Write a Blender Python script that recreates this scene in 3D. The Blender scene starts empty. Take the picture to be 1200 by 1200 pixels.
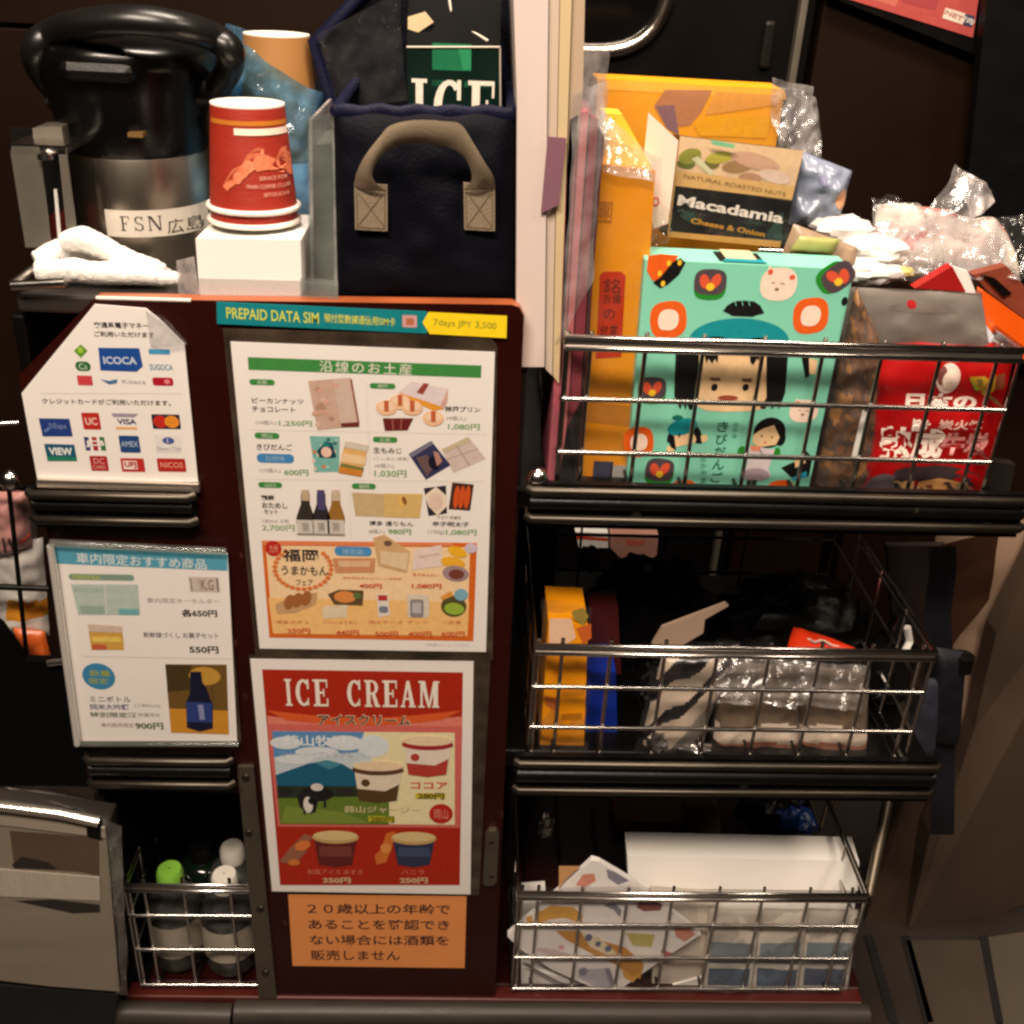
import bpy, math, random
from mathutils import Vector, Matrix, noise
scene = bpy.context.scene
COL = scene.collection
# ---------------------------------------------------------------- camera, world, lamps, exposure
CX, CY, CZ = 0.18871, -0.8185, 1.24191
YAW, PITCH, ROLL, FPX = 0.05154, 0.48986, 0.05495, 1250.0
_f = Vector((math.sin(YAW)*math.cos(PITCH), math.cos(YAW)*math.cos(PITCH), -math.sin(PITCH)))
_r0 = Vector((math.cos(YAW), -math.sin(YAW), 0.0))
_u0 = _r0.cross(_f)
_r = _r0*math.cos(ROLL) + _u0*math.sin(ROLL)
_u = _u0*math.cos(ROLL) - _r0*math.sin(ROLL)
cam_data = bpy.data.cameras.new('camera')
cam = bpy.data.objects.new('camera', cam_data)
COL.objects.link(cam)
cam.matrix_world = Matrix(((_r.x, _u.x, -_f.x, CX), (_r.y, _u.y, -_f.y, CY), (_r.z, _u.z, -_f.z, CZ), (0, 0, 0, 1)))
cam_data.sensor_width = 36.0
cam_data.lens = FPX/1200.0*36.0
cam_data.clip_start = 0.02
cam_data.clip_end = 60.0
scene.camera = cam

world = bpy.data.worlds.new('World')
scene.world = world
world.use_nodes = True
world.node_tree.nodes['Background'].inputs[0].default_value = (1.0, 0.7, 0.5, 1)
world.node_tree.nodes['Background'].inputs[1].default_value = 0.010

def area(name, loc, target, sx, sy, power, color):
    d = bpy.data.lights.new(name, 'AREA')
    d.shape = 'RECTANGLE'; d.size = sx; d.size_y = sy
    d.energy = power; d.color = color
    o = bpy.data.objects.new(name, d); COL.objects.link(o)
    o.location = loc
    o.rotation_euler = (Vector(target)-Vector(loc)).to_track_quat('-Z', 'Y').to_euler()
    return o
area('ceiling_or_fill_lamp', (-0.15, -1.2, 2.45), (0.25, 0.05, 0.7), 1.3, 0.22, 70, (1.0, 0.83, 0.67))
area('ceiling_or_fill_lamp', (0.3, -0.02, 2.45), (0.3, 0.1, 0.9), 0.8, 0.2, 33, (1.0, 0.84, 0.69))  # overhead fill, added to brighten the tops of the load
area('ceiling_or_fill_lamp', (1.5, -0.5, 2.45), (0.4, 0.1, 0.8), 0.5, 0.2, 13, (1.0, 0.82, 0.64))

scene.view_settings.view_transform = 'Standard'
scene.view_settings.look = 'None'
scene.view_settings.exposure = 0.0
scene.view_settings.gamma = 1.0
scene.render.engine = 'CYCLES'
scene.cycles.max_bounces = 10
scene.cycles.transparent_max_bounces = 24
scene.cycles.sample_clamp_indirect = 6.0
scene.cycles.filter_width = 2.6
scene.cycles.use_denoising = True
scene.cycles.denoising_prefilter = 'FAST'
scene.cycles.sample_clamp_indirect = 3.0
# ---------------------------------------------------------------- materials
def lin(c):
    return tuple(((x/255.0)/12.92 if x/255.0 <= 0.04045 else ((x/255.0+0.055)/1.055)**2.4) for x in c)
_mats = {}
def mat(name, rgb, rough=0.5, metal=0.0, bump=0.0, bscale=150.0, var=0.10, vscale=25.0, rvar=0.12, spec=0.5, stretch=None, coat=0.0, trans=0.0):
    if name in _mats: return _mats[name]
    m = bpy.data.materials.new(name); m.use_nodes = True
    nt = m.node_tree; N = nt.nodes; L = nt.links
    b = N['Principled BSDF']
    c = lin(rgb)
    tc = N.new('ShaderNodeTexCoord'); mp = N.new('ShaderNodeMapping')
    L.new(tc.outputs['Object'], mp.inputs[0])
    if stretch: mp.inputs['Scale'].default_value = stretch
    nz = N.new('ShaderNodeTexNoise'); nz.inputs['Scale'].default_value = vscale; nz.inputs['Detail'].default_value = 4
    L.new(mp.outputs[0], nz.inputs['Vector'])
    rp = N.new('ShaderNodeMix'); rp.data_type = 'RGBA'
    rp.inputs[6].default_value = tuple(max(0, x*(1-var)) for x in c)+(1,)
    rp.inputs[7].default_value = tuple(min(1, x*(1+var)) for x in c)+(1,)
    L.new(nz.outputs['Fac'], rp.inputs[0]); L.new(rp.outputs[2], b.inputs['Base Color'])
    mr = N.new('ShaderNodeMapRange')
    mr.inputs['To Min'].default_value = max(0.02, rough-rvar); mr.inputs['To Max'].default_value = min(1, rough+rvar)
    L.new(nz.outputs['Fac'], mr.inputs['Value']); L.new(mr.outputs[0], b.inputs['Roughness'])
    b.inputs['Metallic'].default_value = metal
    b.inputs['Specular IOR Level'].default_value = spec
    b.inputs['Coat Weight'].default_value = coat
    b.inputs['Transmission Weight'].default_value = trans
    if bump > 0:
        n2 = N.new('ShaderNodeTexNoise'); n2.inputs['Scale'].default_value = bscale; n2.inputs['Detail'].default_value = 3
        L.new(mp.outputs[0], n2.inputs['Vector'])
        bp = N.new('ShaderNodeBump'); bp.inputs['Strength'].default_value = bump; bp.inputs['Distance'].default_value = 0.002
        L.new(n2.outputs['Fac'], bp.inputs['Height']); L.new(bp.outputs[0], b.inputs['Normal'])
    _mats[name] = m
    return m
def ink(r, g, b):
    return mat('ink_%d_%d_%d' % (r, g, b), (r, g, b), rough=0.5, var=0.15, vscale=170, spec=0.3)
def clear(name, tint=(235, 240, 245), gloss=0.10, rough=0.12, bump=0.6, bscale=60.0, haze=0.0, hazecol=(220, 215, 215)):
    """thin transparent film: see-through with fresnel gloss, a little milky"""
    if name in _mats: return _mats[name]
    m = bpy.data.materials.new(name); m.use_nodes = True
    nt = m.node_tree; N = nt.nodes; L = nt.links
    for n in list(N):
        if n.type != 'OUTPUT_MATERIAL': N.remove(n)
    out = N['Material Output']
    tr = N.new('ShaderNodeBsdfTransparent'); tr.inputs[0].default_value = lin(tint)+(1,)
    gl = N.new('ShaderNodeBsdfGlossy'); gl.inputs['Roughness'].default_value = rough
    df = N.new('ShaderNodeBsdfDiffuse'); df.inputs[0].default_value = lin(hazecol)+(1,)
    tc = N.new('ShaderNodeTexCoord'); nz = N.new('ShaderNodeTexNoise'); nz.inputs['Scale'].default_value = bscale; nz.inputs['Detail'].default_value = 4
    L.new(tc.outputs['Object'], nz.inputs['Vector'])
    bp = N.new('ShaderNodeBump'); bp.inputs['Strength'].default_value = bump; bp.inputs['Distance'].default_value = 0.004
    L.new(nz.outputs['Fac'], bp.inputs['Height']); L.new(bp.outputs[0], gl.inputs['Normal'])
    fr = N.new('ShaderNodeLayerWeight'); L.new(bp.outputs[0], fr.inputs['Normal'])
    pw = N.new('ShaderNodeMath'); pw.operation = 'POWER'; pw.inputs[1].default_value = 4.0; L.new(fr.outputs['Facing'], pw.inputs[0])
    ad = N.new('ShaderNodeMath'); ad.operation = 'MULTIPLY_ADD'; ad.inputs[1].default_value = 0.6; ad.inputs[2].default_value = gloss; ad.use_clamp = True
    L.new(pw.outputs[0], ad.inputs[0])
    hz = N.new('ShaderNodeMapRange'); hz.inputs['From Min'].default_value = 0.35; hz.inputs['From Max'].default_value = 0.7
    hz.inputs['To Min'].default_value = haze*0.5; hz.inputs['To Max'].default_value = min(1, haze*1.5)
    L.new(nz.outputs['Fac'], hz.inputs['Value'])
    m0 = N.new('ShaderNodeMixShader'); L.new(hz.outputs[0], m0.inputs[0]); L.new(tr.outputs[0], m0.inputs[1]); L.new(df.outputs[0], m0.inputs[2])
    m1 = N.new('ShaderNodeMixShader'); L.new(ad.outputs[0], m1.inputs[0]); L.new(m0.outputs[0], m1.inputs[1]); L.new(gl.outputs[0], m1.inputs[2])
    L.new(m1.outputs[0], out.inputs[0])
    _mats[name] = m
    return m
LACQUER = mat('dark_brown_lacquer', (40, 9, 5), 0.34, bump=0.04, bscale=60, var=0.25, vscale=9, spec=0.25)
def scuff(m, rgb, thr, scale):
    nt = m.node_tree; N = nt.nodes; L = nt.links; b = N['Principled BSDF']
    src = b.inputs['Base Color'].links[0].from_socket
    tc = N.new('ShaderNodeTexCoord'); mp = N.new('ShaderNodeMapping'); mp.inputs['Scale'].default_value = (1, 1, .45); L.new(tc.outputs['Object'], mp.inputs[0])
    nz = N.new('ShaderNodeTexNoise'); nz.inputs['Scale'].default_value = scale; nz.inputs['Detail'].default_value = 5; L.new(mp.outputs[0], nz.inputs['Vector'])
    mr = N.new('ShaderNodeMapRange'); mr.inputs['From Min'].default_value = thr; mr.inputs['From Max'].default_value = thr+.06; L.new(nz.outputs['Fac'], mr.inputs['Value'])
    mx = N.new('ShaderNodeMix'); mx.data_type = 'RGBA'; L.new(mr.outputs[0], mx.inputs[0]); L.new(src, mx.inputs[6]); mx.inputs[7].default_value = lin(rgb)+(1,)
    L.new(mx.outputs[2], b.inputs['Base Color'])
scuff(LACQUER, (92, 52, 36), .70, 55)
EDGE = mat('lit_brown_edging', (150, 78, 44), 0.35, var=0.2)  # brown board edging, with the light it catches put into its colour
BLACKP = mat('black_plastic', (9, 7, 6), 0.36, bump=0.08, bscale=400, var=0.3, spec=.3)
RUBBER = mat('black_rubber', (6, 5, 5), 0.42, bump=0.1, bscale=300, var=0.3, spec=.2)
RAILGREY = mat('satin_grey_metal', (74, 68, 60), 0.38, 0.9, var=0.25)
BUMPGREY = mat('grey_bumper_vinyl', (52, 47, 42), 0.45, var=0.25, spec=.3)
CHROME = mat('chrome_wire', (205, 200, 195), 0.2, 1.0, var=0.12, vscale=40, rvar=0.05)
STEEL = mat('brushed_steel', (190, 180, 165), 0.3, 1.0, bump=0.04, bscale=80, var=0.15, stretch=(1, 1, 0.05))
ALU = mat('dull_aluminium', (110, 100, 86), 0.45, 0.8, bump=0.1, var=0.25)
PAPER = mat('white_paper', (236, 230, 225), 0.6, bump=0.05, bscale=40, var=0.03, spec=0.3)
WHITECARD = mat('white_card', (240, 236, 230), 0.55, bump=0.04, bscale=60, var=0.03)
SLEEVE_BACK = clear('grey_sleeve_plastic', (150, 140, 130), 0.04, 0.2, 0.15, 30, haze=0.16, hazecol=(150, 130, 110))
SLEEVE = clear('clear_sleeve_plastic', (250, 250, 250), 0.005, 0.15, 0.12, 18)
ACRYL = clear('clear_acrylic', (225, 232, 230), 0.04, 0.08, 0.0, 20, haze=0.10, hazecol=(200, 200, 195))
CELLO = clear('crinkled_cellophane', (244, 244, 245), 0.035, 0.12, 0.8, 45, haze=0.02)
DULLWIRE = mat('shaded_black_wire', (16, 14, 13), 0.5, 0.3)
FOGGY = clear('milky_plastic_film', (225, 225, 228), 0.08, 0.2, 0.9, 60, haze=0.45, hazecol=(225, 215, 212))
BLUEFILM = clear('blue_plastic_film', (150, 206, 240), 0.15, 0.15, 1.0, 60, haze=0.24, hazecol=(130, 190, 232))
SHINY = clear('bright_cellophane', (242, 242, 245), 0.10, 0.16, 0.9, 50, haze=0.16, hazecol=(235, 228, 225))
NAVY = mat('navy_nylon', (8, 9, 17), 0.6, bump=0.3, bscale=350, var=0.3, vscale=14, spec=.08)
NAVYBAND = mat('navy_binding', (16, 18, 42), 0.55, bump=0.3, bscale=500, var=0.25, spec=.15)
WEBBING = mat('beige_webbing', (132, 116, 94), 0.75, bump=0.6, bscale=700, var=0.15, stretch=(1, 1, 3))
TERRY = mat('white_terry', (244, 240, 234), 0.95, bump=1.0, bscale=900, var=0.05)
FOIL = mat('silver_foil', (215, 210, 205), 0.22, 0.9, bump=0.9, bscale=60, var=0.12)
scuff(RUBBER, (48, 44, 40), .70, 60); scuff(BLACKP, (52, 47, 42), .71, 70)
# ---------------------------------------------------------------- geometry helpers
def ray(px, py):
    return (_f + _r*((px-600.0)/FPX) - _u*((py-600.0)/FPX))
CAMP = Vector((CX, CY, CZ))
def at(px, py, Y=0.0):
    d = ray(px, py)
    return CAMP + d*((Y-CY)/d.y)
def atz(px, py, z):
    d = ray(px, py)
    return CAMP + d*((z-CZ)/d.z)

class MB:
    def __init__(self): self.v = []; self.f = []; self.m = []; self.mats = []
    def mi(self, m):
        if m not in self.mats: self.mats.append(m)
        return self.mats.index(m)
    def add(self, vs, fs, m):
        o = len(self.v); i = self.mi(m)
        self.v += [Vector(p) for p in vs]
        for f in fs: self.f.append([o+k for k in f]); self.m.append(i)
    def box(self, lo, hi, m):
        x0, y0, z0 = lo; x1, y1, z1 = hi
        self.add([(x0,y0,z0),(x1,y0,z0),(x1,y1,z0),(x0,y1,z0),(x0,y0,z1),(x1,y0,z1),(x1,y1,z1),(x0,y1,z1)],
                 [(0,3,2,1),(4,5,6,7),(0,1,5,4),(1,2,6,5),(2,3,7,6),(3,0,4,7)], m)
    def prism(self, front, dvec, m, side=None, back=None):
        """front: points counter-clockwise seen from the viewer; extruded by dvec (away)"""
        n = len(front); d = Vector(dvec)
        fr = [Vector(p) for p in front]; bk = [p+d for p in fr]
        nrm = Vector()
        for i in range(n):
            a, b = fr[i], fr[(i+1) % n]
            nrm += a.cross(b)
        ccw = nrm.dot(d) < 0
        self.add(fr, [list(range(n)) if ccw else list(range(n))[::-1]], m)
        self.add(bk, [list(range(n))[::-1] if ccw else list(range(n))], back or side or m)
        vs = fr+bk
        fs = []
        for i in range(n):
            j = (i+1) % n
            fs.append((j, i, n+i, n+j) if ccw else (i, j, n+j, n+i))
        self.add(vs, fs, side or m)
    def tube(self, path, r, m, seg=8, closed=False, flat=None):
        P = [Vector(p) for p in path]; n = len(P)
        rings = []
        up = None
        for i in range(n):
            a = P[i-1] if (i > 0 or closed) else P[i]
            b = P[(i+1) % n] if (i < n-1 or closed) else P[i]
            t = (b-a).normalized()
            if up is None:
                up = Vector((0, 0, 1)) if abs(t.z) < 0.9 else Vector((1, 0, 0))
            s = t.cross(up)
            if s.length < 1e-6: s = t.cross(Vector((0, 1, 0)))
            s.normalize(); up = s.cross(t).normalized()
            rr = r[i] if isinstance(r, (list, tuple)) else r
            fl = flat or (1, 1)
            rings.append([P[i] + s*(rr*fl[0]*math.cos(2*math.pi*k/seg)) + up*(rr*fl[1]*math.sin(2*math.pi*k/seg)) for k in range(seg)])
        vs = [p for R in rings for p in R]; fs = []
        for i in range(n if closed else n-1):
            j = (i+1) % n
            for k in range(seg):
                k2 = (k+1) % seg
                fs.append((i*seg+k, i*seg+k2, j*seg+k2, j*seg+k))
        if not closed:
            fs.append(list(range(seg))[::-1]); fs.append([(n-1)*seg+k for k in range(seg)])
        self.add(vs, fs, m)
    def lathe(self, prof, x, y, m, seg=48, a0=0.0, a1=None, tilt=(0, 0)):
        full = a1 is None
        n = seg if full else seg+1
        vs = []; fs = []
        z0 = prof[0][1]
        for (r, z) in prof:
            for k in range(n):
                a = 2*math.pi*k/seg if full else a0+(a1-a0)*k/seg
                vs.append((x+r*math.cos(a)+tilt[0]*(z-z0), y+r*math.sin(a)+tilt[1]*(z-z0), z))
        for i in range(len(prof)-1):
            for k in range(seg):
                k2 = (k+1) % n if full else k+1
                fs.append((i*n+k, i*n+k2, (i+1)*n+k2, (i+1)*n+k))
        self.add(vs, fs, m)
    def grid(self, fn, nu, nv, m, matfn=None):
        vs = [fn(i/nu, j/nv) for j in range(nv+1) for i in range(nu+1)]
        if matfn is None:
            self.add(vs, [(j*(nu+1)+i, j*(nu+1)+i+1, (j+1)*(nu+1)+i+1, (j+1)*(nu+1)+i) for j in range(nv) for i in range(nu)], m)
        else:
            o = len(self.v); self.v += [Vector(p) for p in vs]
            for j in range(nv):
                for i in range(nu):
                    self.f.append([o+j*(nu+1)+i, o+j*(nu+1)+i+1, o+(j+1)*(nu+1)+i+1, o+(j+1)*(nu+1)+i])
                    self.m.append(self.mi(matfn((i+.5)/nu, (j+.5)/nv)))
    def bounds(self):
        xs = [p.x for p in self.v]; ys = [p.y for p in self.v]; zs = [p.z for p in self.v]
        return min(xs), max(xs), min(ys), max(ys), min(zs), max(zs)
    def build(self, name, parent=None, smooth=None, bevel=0, remesh=0, origin=None):
        if origin is None:
            a, b, c, d, e, f_ = self.bounds(); origin = Vector(((a+b)/2, (c+d)/2, e))
        me = bpy.data.meshes.new(name)
        me.from_pydata([p-origin for p in self.v], [], self.f)
        for m in self.mats: me.materials.append(m)
        me.polygons.foreach_set('material_index', self.m)
        if smooth is not None:
            me.shade_smooth()
            if smooth < 179: me.set_sharp_from_angle(angle=math.radians(smooth))
        me.update()
        o = bpy.data.objects.new(name, me); COL.objects.link(o)
        if parent is not None:
            o.parent = parent
            q = parent; off = Vector()
            while q is not None: off += q.location; q = q.parent
            o.location = origin-off
        else: o.location = origin
        if remesh:
            md = o.modifiers.new('remesh', 'REMESH'); md.mode = 'VOXEL'; md.voxel_size = remesh; md.use_smooth_shade = True
            sm = o.modifiers.new('smooth', 'SMOOTH'); sm.iterations = 6
        if bevel:
            md = o.modifiers.new('bevel', 'BEVEL'); md.width = bevel; md.segments = 2; md.limit_method = 'ANGLE'; md.angle_limit = math.radians(40)
        return o
def tag(o, label, cat, group=None, kind=None):
    if label: o['label'] = label
    if cat: o['category'] = cat
    if group: o['group'] = group
    if kind: o['kind'] = kind
    return o
def thing(name, label, cat, loc, group=None):
    o = bpy.data.objects.new(name, None); COL.objects.link(o)
    o.location = loc; o.empty_display_size = 0.03
    return tag(o, label, cat, group)
def structure(o):
    o['kind'] = 'structure'; return o

# text: outlines of the built-in face turned into flat mesh, normalised to its own bounding box
_tc = {}
def glyphs(s, bold=0.0, res=3, spacing=1.0):
    k = (s, bold, res, spacing)
    if k in _tc: return _tc[k]
    cu = bpy.data.curves.new('t', 'FONT'); cu.body = s; cu.offset = bold; cu.resolution_u = res; cu.space_character = spacing
    cu.space_line = 0.95
    o = bpy.data.objects.new('t', cu); COL.objects.link(o)
    dg = bpy.context.evaluated_depsgraph_get(); dg.update()
    me = o.evaluated_get(dg).to_mesh()
    vs = [(v.co.x, v.co.y) for v in me.vertices]; fs = [list(p.vertices) for p in me.polygons]
    o.evaluated_get(dg).to_mesh_clear()
    bpy.data.objects.remove(o); bpy.data.curves.remove(cu)
    if vs:
        x0 = min(v[0] for v in vs); x1 = max(v[0] for v in vs); y0 = min(v[1] for v in vs); y1 = max(v[1] for v in vs)
        w = max(1e-6, x1-x0); h = max(1e-6, y1-y0)
        vs = [((v[0]-x0)/w, (v[1]-y0)/h) for v in vs]
    _tc[k] = (vs, fs)
    return _tc[k]
# slab-serif capitals as overlapping strokes in a 0..1 box (each stroke a polygon)
def _ring(cx, cy, rx, ry, t, a0, a1, n=16):
    o = [(cx+rx*math.cos(math.radians(a0+(a1-a0)*i/n)), cy+ry*math.sin(math.radians(a0+(a1-a0)*i/n))) for i in range(n+1)]
    q = [(cx+(rx-t)*math.cos(math.radians(a0+(a1-a0)*i/n)), cy+(ry-t*.35)*math.sin(math.radians(a0+(a1-a0)*i/n))) for i in range(n+1)]
    return [[o[i], o[i+1], q[i+1], q[i]] for i in range(n)]
def _bx(a, b, c, d): return [(a, b), (c, b), (c, d), (a, d)]
SERIF = {
 'I': [_bx(.3,0,.7,1), _bx(.08,0,.92,.07), _bx(.08,.93,.92,1)],
 'C': _ring(.54,.5,.5,.5,.26,48,312)+[_bx(.78,.64,.9,1), _bx(.78,.03,.86,.3)],
 'E': [_bx(.14,0,.42,1), _bx(0,0,.95,.08), _bx(0,.92,.93,1), _bx(.3,.47,.7,.55), _bx(.86,0,.95,.3), _bx(.85,.7,.93,1), _bx(.64,.36,.72,.66)],
 'R': [_bx(.12,0,.38,1), _bx(0,0,.5,.07), _bx(0,.93,.55,1), _bx(.3,.47,.55,.54)]+_ring(.5,.735,.38,.265,.2,-90,90)+[[(.45,.5),(.68,.5),(.95,.0),(.68,.0)], _bx(.68,0,1,.07)],
 'A': [[(.4,1),(.58,1),(.2,0),(.08,0)], [(.4,1),(.58,1),(.92,0),(.64,0)], _bx(.25,.28,.7,.36), _bx(0,0,.3,.07), _bx(.54,0,1,.07)],
 'M': [_bx(.1,0,.2,1), _bx(.72,0,.94,1), [(.08,1),(.32,1),(.56,0),(.46,0)], [(.72,1),(.86,1),(.56,0),(.47,0)], _bx(0,0,.3,.07), _bx(0,.93,.3,1), _bx(.66,0,1,.07), _bx(.74,.93,1,1)],
 'F': [_bx(.2,0,.36,1), _bx(.05,0,.55,.05), _bx(.05,.95,.92,1), _bx(.3,.48,.66,.53), _bx(.87,.72,.92,1), _bx(.62,.38,.66,.64)],
 'N': [_bx(.1,0,.17,1), _bx(.83,0,.9,1), [(.1,1),(.28,1),(.9,0),(.74,0)], _bx(0,0,.28,.05), _bx(0,.95,.25,1), _bx(.72,.95,1,1)],
 'S': _ring(.5,.74,.38,.26,.13,20,270)+_ring(.5,.26,.4,.26,.13,-160,90)+[_bx(.82,.72,.87,1), _bx(.1,0,.15,.3)],
}
class Page:
    """a flat printed face; shapes are given in the coordinates of a working sketch (ox, oy, scale)"""
    def __init__(self, P0, u, v, crop=(0, 0, 1), step=0.00022):
        self.P0 = Vector(P0); self.u = Vector(u).normalized(); self.v = Vector(v).normalized()
        self.n = self.u.cross(self.v).normalized(); self.crop = crop; self.step = step; self.k = 0
    def to(self, crop):
        q = Page(self.P0, self.u, self.v, crop, self.step); return q
    def L(self, x, y):
        px = self.crop[0]+x/self.crop[2]; py = self.crop[1]+y/self.crop[2]
        d = ray(px, py); t = (self.P0-CAMP).dot(self.n)/d.dot(self.n)
        q = CAMP+d*t-self.P0
        return q.dot(self.u), q.dot(self.v)
    def W(self, s, t, l=0.0):
        return self.P0+self.u*s+self.v*t+self.n*(l*self.step)
    def pts(self, P, l=0.0):
        return [self.W(*self.L(*p), l) for p in P]
    def _poly(self, mb, st, m, l):
        a = sum(st[i][0]*st[(i+1) % len(st)][1]-st[(i+1) % len(st)][0]*st[i][1] for i in range(len(st)))
        if a < 0: st = st[::-1]
        mb.add([self.W(s, t, l) for s, t in st], [list(range(len(st)))], m)
    def poly(self, mb, P, m, l=1.0): self._poly(mb, [self.L(*p) for p in P], m, l)
    def box(self, x0, y0, x1, y1):
        s0, t1 = self.L(x0, y0); s1, t0 = self.L(x1, y1)
        return s0, t0, s1, t1
    def rect(self, mb, x0, y0, x1, y1, m, l=1.0, rad=0.0):
        s0, t0, s1, t1 = self.box(x0, y0, x1, y1)
        if rad <= 0: return self._poly(mb, [(s0,t0),(s1,t0),(s1,t1),(s0,t1)], m, l)
        r = rad*min(s1-s0, t1-t0)
        st = []
        for cx, cy, a in ((s1-r,t0+r,-90),(s1-r,t1-r,0),(s0+r,t1-r,90),(s0+r,t0+r,180)):
            for i in range(5):
                b = math.radians(a+i*22.5); st.append((cx+r*math.cos(b), cy+r*math.sin(b)))
        self._poly(mb, st, m, l)
    def ell(self, mb, cx, cy, rx, ry, m, l=1.0, rot=0.0, n=20, a0=0, a1=360, pw=1.0):
        c = self.L(cx, cy); ex = self.L(cx+rx, cy); ey = self.L(cx, cy-ry)
        RX = math.hypot(ex[0]-c[0], ex[1]-c[1]); RY = math.hypot(ey[0]-c[0], ey[1]-c[1])
        st = []; cr, sr = math.cos(math.radians(rot)), math.sin(math.radians(rot))
        full = (a1-a0) >= 360
        for i in range(n if full else n+1):
            a = math.radians(a0+(a1-a0)*i/n)
            ca, sa = math.cos(a), math.sin(a)
            x = RX*math.copysign(abs(ca)**pw, ca); y = RY*math.copysign(abs(sa)**pw, sa)
            st.append((c[0]+x*cr-y*sr, c[1]+x*sr+y*cr))
        self._poly(mb, st, m, l)
    def line(self, mb, P, w, m, l=1.0):
        q = [self.L(*p) for p in P]; c = self.L(P[0][0]+w, P[0][1]); w = abs(c[0]-q[0][0])/2
        for i in range(len(q)-1):
            dx, dy = q[i+1][0]-q[i][0], q[i+1][1]-q[i][1]; k = math.hypot(dx, dy) or 1
            nx, ny = -dy/k*w, dx/k*w
            self._poly(mb, [(q[i][0]+nx,q[i][1]+ny),(q[i][0]-nx,q[i][1]-ny),(q[i+1][0]-nx,q[i+1][1]-ny),(q[i+1][0]+nx,q[i+1][1]+ny)], m, l+0.03*i)
    def text(self, mb, s, x0, y0, x1, y1, m, l=2.0, bold=0.0, rot=0.0, res=3, spacing=1.0):
        vs, fs = glyphs(s, bold, res, spacing)
        if not vs: return
        s0, t0, s1, t1 = self.box(x0, y0, x1, y1)
        cx, cy, w, h = (s0+s1)/2, (t0+t1)/2, s1-s0, t1-t0
        cr, sr = math.cos(math.radians(rot)), math.sin(math.radians(rot))
        if abs(rot) > 45: w, h = h, w
        q = []
        for a, b in vs:
            x, y = (a-.5)*w, (b-.5)*h
            q.append(self.W(cx+x*cr-y*sr, cy+x*sr+y*cr, l))
        mb.add(q, fs, m)
    def serif(self, mb, s, x0, y0, x1, y1, m, l=2.0, widths=None, gap=0.14):
        s0, t0, s1, t1 = self.box(x0, y0, x1, y1)
        wd = [(widths or {}).get(c, {'I': .45, ' ': .7, 'M': 1.15}.get(c, .85)) for c in s]
        tot = sum(wd)+gap*(len(s)-1); x = 0.0; k = 0
        for c, w in zip(s, wd):
            for st in SERIF.get(c, []):
                self._poly(mb, [(s0+(x+a*w)/tot*(s1-s0), t0+b*(t1-t0)) for a, b in st], m, l+0.02*(k % 23)); k += 1
            x += w+gap
    def prism(self, mb, P, depth, m, side=None, l=0.0):
        mb.prism(self.pts(P, l), -self.n*depth, m, side)
def up_page(Y, crop=(0, 0, 1), roll=0.0, lean=0.0, yaw=0.0):
    """upright plane at depth Y; roll turns it in its plane, lean tips its top away, yaw turns it about the vertical"""
    u = Vector((math.cos(roll), 0, math.sin(roll))); v = Vector((-math.sin(roll), 0, math.cos(roll)))
    if lean:
        v = Vector((v.x, math.sin(lean)*v.z, math.cos(lean)*v.z))
    if yaw:
        c, s = math.cos(yaw), math.sin(yaw)
        u = Vector((u.x*c-u.y*s, u.x*s+u.y*c, u.z)); v = Vector((v.x*c-v.y*s, v.x*s+v.y*c, v.z))
    return Page((0, Y, 0), u, v, crop)
def tilted_page(px, py, Y, crop=(0, 0, 1), roll=0.0, lean=0.0, yaw=0.0):
    q = up_page(0, crop, roll, lean, yaw); q.P0 = at(px, py, Y); return q
class Cyl:
    """a printed band round an upright (conical) body"""
    def __init__(self, xc, yc, rfun, crop, step=0.0003):
        self.xc, self.yc, self.rf, self.crop, self.step = xc, yc, rfun, crop, step
    def L(self, x, y):
        px = self.crop[0]+x/self.crop[2]; py = self.crop[1]+y/self.crop[2]
        Y = self.yc-self.rf(1.05)
        for _ in range(6):
            p = at(px, py, Y); r = self.rf(p.z); dx = max(-.98*r, min(.98*r, p.x-self.xc)); Y = self.yc-math.sqrt(r*r-dx*dx)
        p = at(px, py, Y)
        return p.x-self.xc, p.z
    def W(self, s, t, l=0.0):
        r = self.rf(t)+l*self.step; s = max(-.995*r, min(.995*r, s))
        return Vector((self.xc+s, self.yc-math.sqrt(r*r-s*s), t))
    pts = Page.pts; text = Page.text; serif = Page.serif; ell = Page.ell
    def box(self, x0, y0, x1, y1):
        xm, ym = (x0+x1)/2, (y0+y1)/2
        return self.L(x0, ym)[0], self.L(xm, y1)[1], self.L(x1, ym)[0], self.L(xm, y0)[1]
    def _poly(self, mb, st, m, l):
        a = sum(st[i][0]*st[(i+1) % len(st)][1]-st[(i+1) % len(st)][0]*st[i][1] for i in range(len(st)))
        if a < 0: st = st[::-1]
        mb.add([self.W(s, t, l) for s, t in st], [list(range(len(st)))], m)
    def poly(self, mb, P, m, l=1.0): self._poly(mb, [self.L(*p) for p in P], m, l)
    def rect(self, mb, x0, y0, x1, y1, m, l=1.0, n=12):
        s0, t0, s1, t1 = self.box(x0, y0, x1, y1)
        mb.grid(lambda u, v: self.W(s0+(s1-s0)*u, t0+(t1-t0)*v, l), n, 2, m)
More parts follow.
